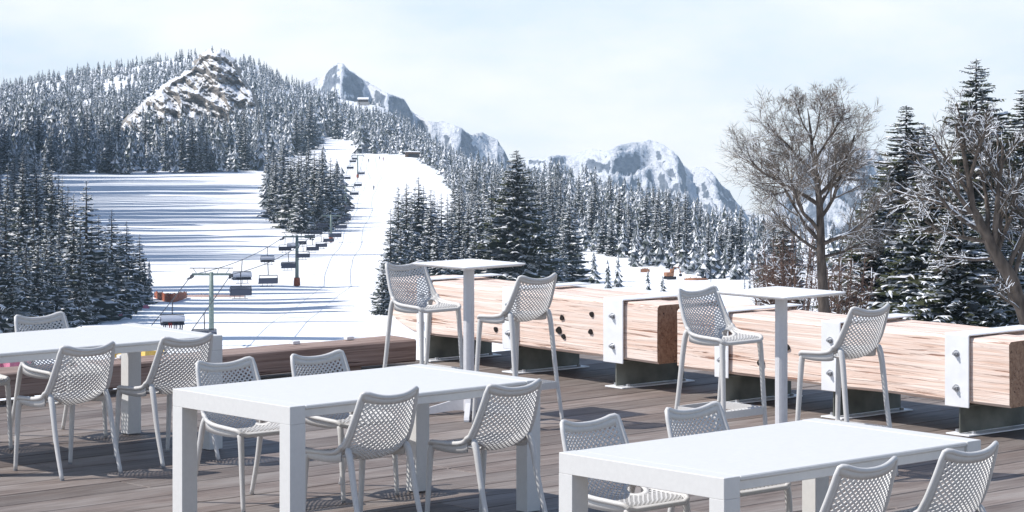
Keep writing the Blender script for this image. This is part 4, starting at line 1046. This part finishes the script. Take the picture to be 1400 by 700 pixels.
def chair_meshes():
    out = {}
    b = MB(); b.tube([(0, 0, 0.05), (0, 0.10, -0.5), (0, 0.35, -1.1), (0, 0.30, -1.55)], 0.055, 6); b.tube([(-1.15, 0.30, -1.55), (1.15, 0.30, -1.55)], 0.05, 6)
    for x in (-1.15, 1.15): b.tube([(x, 0.30, -1.55), (x, 0.42, -2.2), (x, -0.15, -2.55)], 0.045, 6)
    out['hanger'] = b.mesh('hanger', M['dark'])
    b = MB(); b.bevel_box((0, 0.05, -2.56), (2.45, 0.52, 0.10), 0.03); out['seat'] = b.mesh('seat', M['seatblue'])
    b = MB(); b.bevel_box((0, 0.36, -2.20), (2.45, 0.09, 0.66), 0.03); out['back'] = b.mesh('backrest', M['seatblue'])
    b = MB(); P = []
    n = 10
    for x in (-1.22, 1.22):
        for i in range(n + 1):
            g = math.pi * (0.02 + 0.62 * i / n); P.append((x, 0.36 - 0.95 * math.sin(g) * 0.75, -1.62 - 0.62 * (1 - math.cos(g)) * 0.72))
    b.add(P, [(i, i + 1, n + 2 + i, n + 1 + i) for i in range(n)])
    b.add([(x, y, z - .03) for x, y, z in P], [(n + 1 + i, n + 2 + i, i + 1, i) for i in range(n)]); out['bubble'] = b.mesh('bubble_cover', M['bubble'])
    b = MB(); b.tube([(-1.1, -0.42, -2.25), (1.1, -0.42, -2.25)], 0.04, 6); b.tube([(-0.9, -0.45, -3.0), (0.9, -0.45, -3.0)], 0.035, 6)
    for x in (-0.6, 0, 0.6): b.tube([(x, -0.42, -2.25), (x, -0.45, -3.0)], 0.03, 5)
    out['bar'] = b.mesh('restraint_bar', M['dark']); return out
CM = chair_meshes()
lift_chairs = []
def lift_chair(s, Y, label, bubble=False):
    c = cable_at(s, Y); e = empty('lift_chair', c, 0.0 if s < 0 else math.pi); e.rotation_euler[2] += 0.25
    for k in ('hanger', 'seat', 'back', 'bar'): link(CM[k].name.split('.')[0], CM[k], e)
    if bubble: link('bubble_cover', CM['bubble'], e)
    sc_ = 1.12 if Y < 420 else 0.92 if Y < 600 else 1.15; e.scale = (sc_, sc_, sc_); tag(e, label, 'lift chair', 'chairs hanging on the chairlift'); return e
def Y_for(s, px):
    ys = np.linspace(195, 1480, 3000); xs = np.array([700 + FPX * cable_at(s, y).x / y for y in ys]); return float(ys[np.argmin(abs(xs - px))])
occ = None
ORD = 'first second third fourth fifth sixth seventh eighth ninth tenth eleventh twelfth thirteenth fourteenth fifteenth sixteenth seventeenth eighteenth nineteenth twentieth'.split()
for i, px in enumerate([236, 331, 366, 390, 401, 412, 424, 433, 441, 448.5, 454, 460, 465, 470, 474.5, 479, 482.5, 485.5]):
    lab = 'lift chair carrying skiers behind the kerb-side table' if i == 0 else ('%s lift chair past the nearest tower on the grove side cable' % ORD[i - 1] if px < 400 else '%s lift chair past the second tower on the grove side cable' % ORD[i - 4])
    c = lift_chair(-1, Y_for(-1, px), lab, i in (0, 1, 2, 4))
    if i == 0: occ = c
for i, px in enumerate([279, 329, 366, 394, 414, 427, 439, 449, 458, 466, 472, 478, 484, 489, 493.5]):
    lift_chair(1, Y_for(1, px), 'lift chair with pale cover half behind the nearest tower' if i == 0 else ('%s lift chair past the nearest tower on the open run side cable' % ORD[i - 1] if px < 400 else '%s lift chair past the second tower on the open run side cable' % ORD[i - 4]), i in (0, 1, 3))
# skiers on the first chair
def skier_sitting(parent, x, m, label):
    W = parent.matrix_basis @ Vector((x, 0.02, -2.50)); rz = parent.rotation_euler[2]; e = empty('person', W, rz)
    b = MB(); b.tube([(0, 0.12, 0.02), (0, 0.14, 0.3), (0, 0.12, 0.52), (0, 0.08, 0.60), (0, 0.07, 0.68)], [0.17, 0.19, 0.20, 0.10, 0.07], 10)
    for s in (-1, 1):
        b.tube([(s * .10, 0.1, 0.06), (s * .11, -0.36, 0.06), (s * .11, -0.42, -0.36), (s * .11, -0.55, -0.44)], [0.095, 0.085, 0.065, 0.05], 8)
        b.tube([(s * .20, 0.10, 0.48), (s * .25, -0.05, 0.25), (s * .16, -0.36, 0.24)], [0.075, 0.06, 0.05], 8)
    b.build('body', m, e, True)
    b = MB(); b.tube([(0, 0.05, 0.62), (0, 0.045, 0.70), (0, 0.05, 0.80), (0, 0.06, 0.89), (0, 0.06, 0.93)], [0.06, 0.105, 0.12, 0.09, 0.02], 10); b.build('helmet', M['dark'], e, True)
    for s in (-1, 1):
        b = MB(); b.tube([(s * .11, -1.25, -0.55), (s * .11, -1.15, -0.60), (s * .11, 0.2, -0.50)], [0.04, 0.05, 0.05], 4, flat=0.4); b.build('ski', M['seatblue'], e)
    tag(e, label, 'person', 'skiers riding the chairlift')
for x, m, lb in ((-0.85, 'cloth', 'person in dark ski clothes sitting at the outer end of the lift chair'), (-0.28, 'redcloth', 'person in dark red jacket sitting on the lift chair'), (0.28, 'cloth', 'person in dark ski clothes sitting in the middle of the lift chair'), (0.85, 'cloth', 'person in dark ski clothes sitting at the far end of the lift chair')):
    skier_sitting(occ, x, M[m], lb)
# skiers standing on the upper run
def skier(px, py, m, label):
    Y = hit(px, py); b = MB(); e = empty('person', ((px - 700) / FPX * Y, Y, gz(px, Y)))
    for s in (-1, 1): b.tube([(s * .14, 0, 0.05), (s * .13, -0.10, 0.45), (s * .10, 0.05, 0.85)], [0.07, 0.085, 0.11], 7)
    b.tube([(0, 0.05, 0.8), (0, 0.0, 1.1), (0, -0.05, 1.38), (0, -.06, 1.48)], [0.17, 0.18, 0.20, 0.08], 8)
    for s in (-1, 1): b.tube([(s * .2, -.05, 1.36), (s * .32, -.12, 1.12), (s * .30, -.32, 1.0)], [0.07, 0.055, 0.045], 6)
    b.build('body', m, e, True); b = MB(); b.tube([(0, -.06, 1.46), (0, -.06, 1.56), (0, -.06, 1.68), (0, -.06, 1.76)], [0.06, 0.11, 0.11, 0.03], 8); b.build('helmet', M['dark'], e, True)
    for s in (-1, 1): b = MB(); b.box((s * .14, -.1, 0.03), (0.09, 1.7, 0.03)); b.build('ski', M['dark'], e)
    tag(e, label, 'person', 'skiers on the upper run')
for px, py, m in ((519, 219, 'cloth'), (524, 220, 'redcloth'), (504, 222, 'cloth'), (511, 260, 'cloth')):
    skier(px, py, M[m], 'small figure in ski clothes standing on the upper ski run')

# ------------------------------------------------------------------ orange nets, fences, hut, digger
def net(px0, px1, py, hpx, curve, label, m='orange'):
    b = MB(); Y = hit((px0 + px1) / 2, py); n = 16; P = []; posts = []
    e = empty('safety_net', (0, 0, 0))
    for i in range(n + 1):
        t = i / n; px = px0 + (px1 - px0) * t; yy = Y - curve * math.sin(t * math.pi); x = (px - 700) / FPX * yy; g = gz(px, yy); H = hpx * Y / FPX * (0.45 + 0.55 * math.sin(t * math.pi) ** 0.4 + 0.07 * math.sin(i * 2.1))
        P += [(x, yy, g - .2), (x, yy + .05, g - .2), (x, yy + .05, g + H), (x, yy, g + H)]
        if i % 4 == 0: posts.append((x, yy + .08, g, H))
    F = [(i * 4 + k, i * 4 + (k + 1) % 4, i * 4 + 4 + (k + 1) % 4, i * 4 + 4 + k) for i in range(n) for k in range(4)] + [(3, 2, 1, 0), (n * 4, n * 4 + 1, n * 4 + 2, n * 4 + 3)]
    b.add(P, F); b.build('mesh_panel', M[m], e)
    for x, yy, g, H in posts: q = MB(); q.cyl((x, yy, g - .3), (x, yy, g + H + .15), 0.05, 6); q.build('post', M['dark'], e)
    tag(e, label, 'safety net')
net(211, 255, 406, 11, 14.0, 'bright orange curved safety net at the corner of the spruce stand')
net(256, 334, 405, 1.8, 0.5, 'long low pale orange net behind the lift chairs', 'palenet')
net(161, 169, 436, 6, 0, 'small pink net panel on the snow, lower of two', 'pink'); net(195, 204, 423, 6, 0, 'small pink net panel on the snow, higher of two', 'pink')
net(936, 968, 384, 4, 1.0, 'orange net on the meadow below the forest edge behind the bench', 'rust')
net(876, 888, 371, 4, 0, 'short orange net beside the digger', 'rust')
def hut():
    Y = 1925.0; px, py = 497, 143; x = (px - 700) / FPX * Y; z = px_point(px, py, Y).z; e = empty('mountain_hut', (x, Y, z)); e.scale = (0.55, 0.55, 0.55)
    b = MB(); b.box((0, 0, 1.2), (15, 8, 4.4)); b.build('stone_base', M['hutstone'], e)
    b = MB(); b.box((-0.5, 0, 5.0), (12, 7, 3.2)); b.build('wall', M['hutwall'], e)
    b = MB(); b.add([(-7.5, -4.6, 6.4), (6.5, -4.6, 6.4), (6.5, 4.6, 6.4), (-7.5, 4.6, 6.4), (-7.5, 0, 8.8), (6.5, 0, 8.8)], [(0, 1, 5, 4), (2, 3, 4, 5), (0, 4, 3), (1, 2, 5), (3, 2, 1, 0)]); b.build('roof', M['hutwall'], e)
    b = MB(); b.add([(-7.6, -4.5, 6.75), (6.6, -4.5, 6.75), (6.6, 0, 9.2), (-7.6, 0, 9.2), (6.6, 4.5, 6.75), (-7.6, 4.5, 6.75)], [(0, 1, 2, 3), (3, 2, 4, 5)]); b.build('roof_snow', M['treesnow'], e)
    for i in range(5): b = MB(); b.box((-5 + i * 2.3, -3.55, 5.0), (1.2, 0.12, 1.3)); b.build('window', M['glass'], e)
    b = MB(); b.box((-9.5, 0, 3.6), (5, 7, 1.0)); b.build('terrace', M['hutstone'], e)
    tag(e, 'timber mountain hut on the ridge below the pointed peak', 'hut')
hut()
def shelter(px, py, W, label):
    Y = hit(px, py); x = (px - 700) / FPX * Y; e = empty('shelter', (x, Y, gz(px, Y)), -0.35)
    b = MB(); b.box((0, 0, 1.2), (W, 3, 2.6)); b.build('wall', M['hutwall'], e)
    b = MB(); b.box((0, -0.3, 2.75), (W + 1, 4.4, 0.22)); b.build('roof', M['hutwall'], e)
    b = MB(); b.bevel_box((0, -0.3, 3.02), (W + 1, 4.3, 0.28), 0.08); b.build('roof_snow', M['treesnow'], e)
    b = MB(); b.box((0, -1.55, 1.1), (W * .6, 0.1, 1.6)); b.build('opening', M['dark'], e)
    tag(e, label, 'hut')
shelter(567, 216, 9, 'low dark shelter at the forest edge beside the upper ski run')
def digger(px, py):
    Y = hit(px, py); e = empty('excavator', ((px - 700) / FPX * Y, Y, gz(px, Y)), 0.4); e.scale = (0.75, 0.75, 0.75)
    for s in (-1, 1):
        b = MB(); b.bevel_box((0, s * .75, 0.35), (2.6, 0.45, 0.7), 0.15); b.build('track', M['dark'], e)
    b = MB(); b.bevel_box((-0.3, 0, 1.2), (2.0, 1.7, 0.9), 0.12); b.build('body', M['rust'], e)
    b = MB(); b.bevel_box((0.35, -0.35, 1.95), (0.9, 0.8, 1.1), 0.1); cb = b.build('cab', M['rust'], e)
    b = MB(); b.box((0.82, -0.35, 2.05), (0.03, 0.65, 0.7)); b.build('window', M['glass'], cb)
    b = MB(); b.tube([(0.5, 0.35, 1.4), (1.4, 0.35, 2.9), (2.5, 0.35, 2.7)], [0.16, 0.14, 0.12], 6); b.tube([(2.5, 0.35, 2.75), (3.1, 0.35, 1.2)], 0.11, 6); b.build('boom', M['rust'], e)
    b = MB(); b.bevel_box((3.0, 0.35, 0.85), (0.6, 0.8, 0.6), 0.12); b.build('bucket', M['dark'], e)
    tag(e, 'orange excavator parked on the snow below the forest edge', 'excavator')
digger(916, 382)
Yp = hit(972, 388); lp = empty('street_lamp', ((972 - 700) / FPX * Yp, Yp, gz(972, Yp)))
b = MB(); b.tube([(0, 0, -.3), (0, 0, 3.2)], [0.06, 0.04], 8); b.build('post', M['dark'], lp); b = MB(); b.tube([(0, 0, 3.15), (0.1, 0, 3.35), (0.5, 0, 3.4)], 0.035, 6); b.bevel_box((0.6, 0, 3.38), (0.4, 0.16, 0.09), 0.02); b.build('lamp_head', M['dark'], lp)
tag(lp, 'slim dark lamp post on the snowy meadow behind the bench', 'lamp')

# ------------------------------------------------------------------ thin winter haze
hz = MB(); hz.box((0, 2700, -165), (9600, 5800, 630))
ho = hz.build('haze', [])
hm = bpy.data.materials.new('winter_haze'); hm.use_nodes = True; hn = hm.node_tree.nodes; hn.clear()
ov = hn.new('ShaderNodeOutputMaterial'); pv = hn.new('ShaderNodeVolumePrincipled')
pv.inputs['Color'].default_value = (0.62, 0.82, 1.0, 1); pv.inputs['Density'].default_value = 0.00011; pv.inputs['Anisotropy'].default_value = 0.2
hm.node_tree.links.new(pv.outputs[0], ov.inputs['Volume']); ho.data.materials.append(hm)
tag(ho, 'thin pale winter haze filling the valley air', 'haze', kind='stuff')
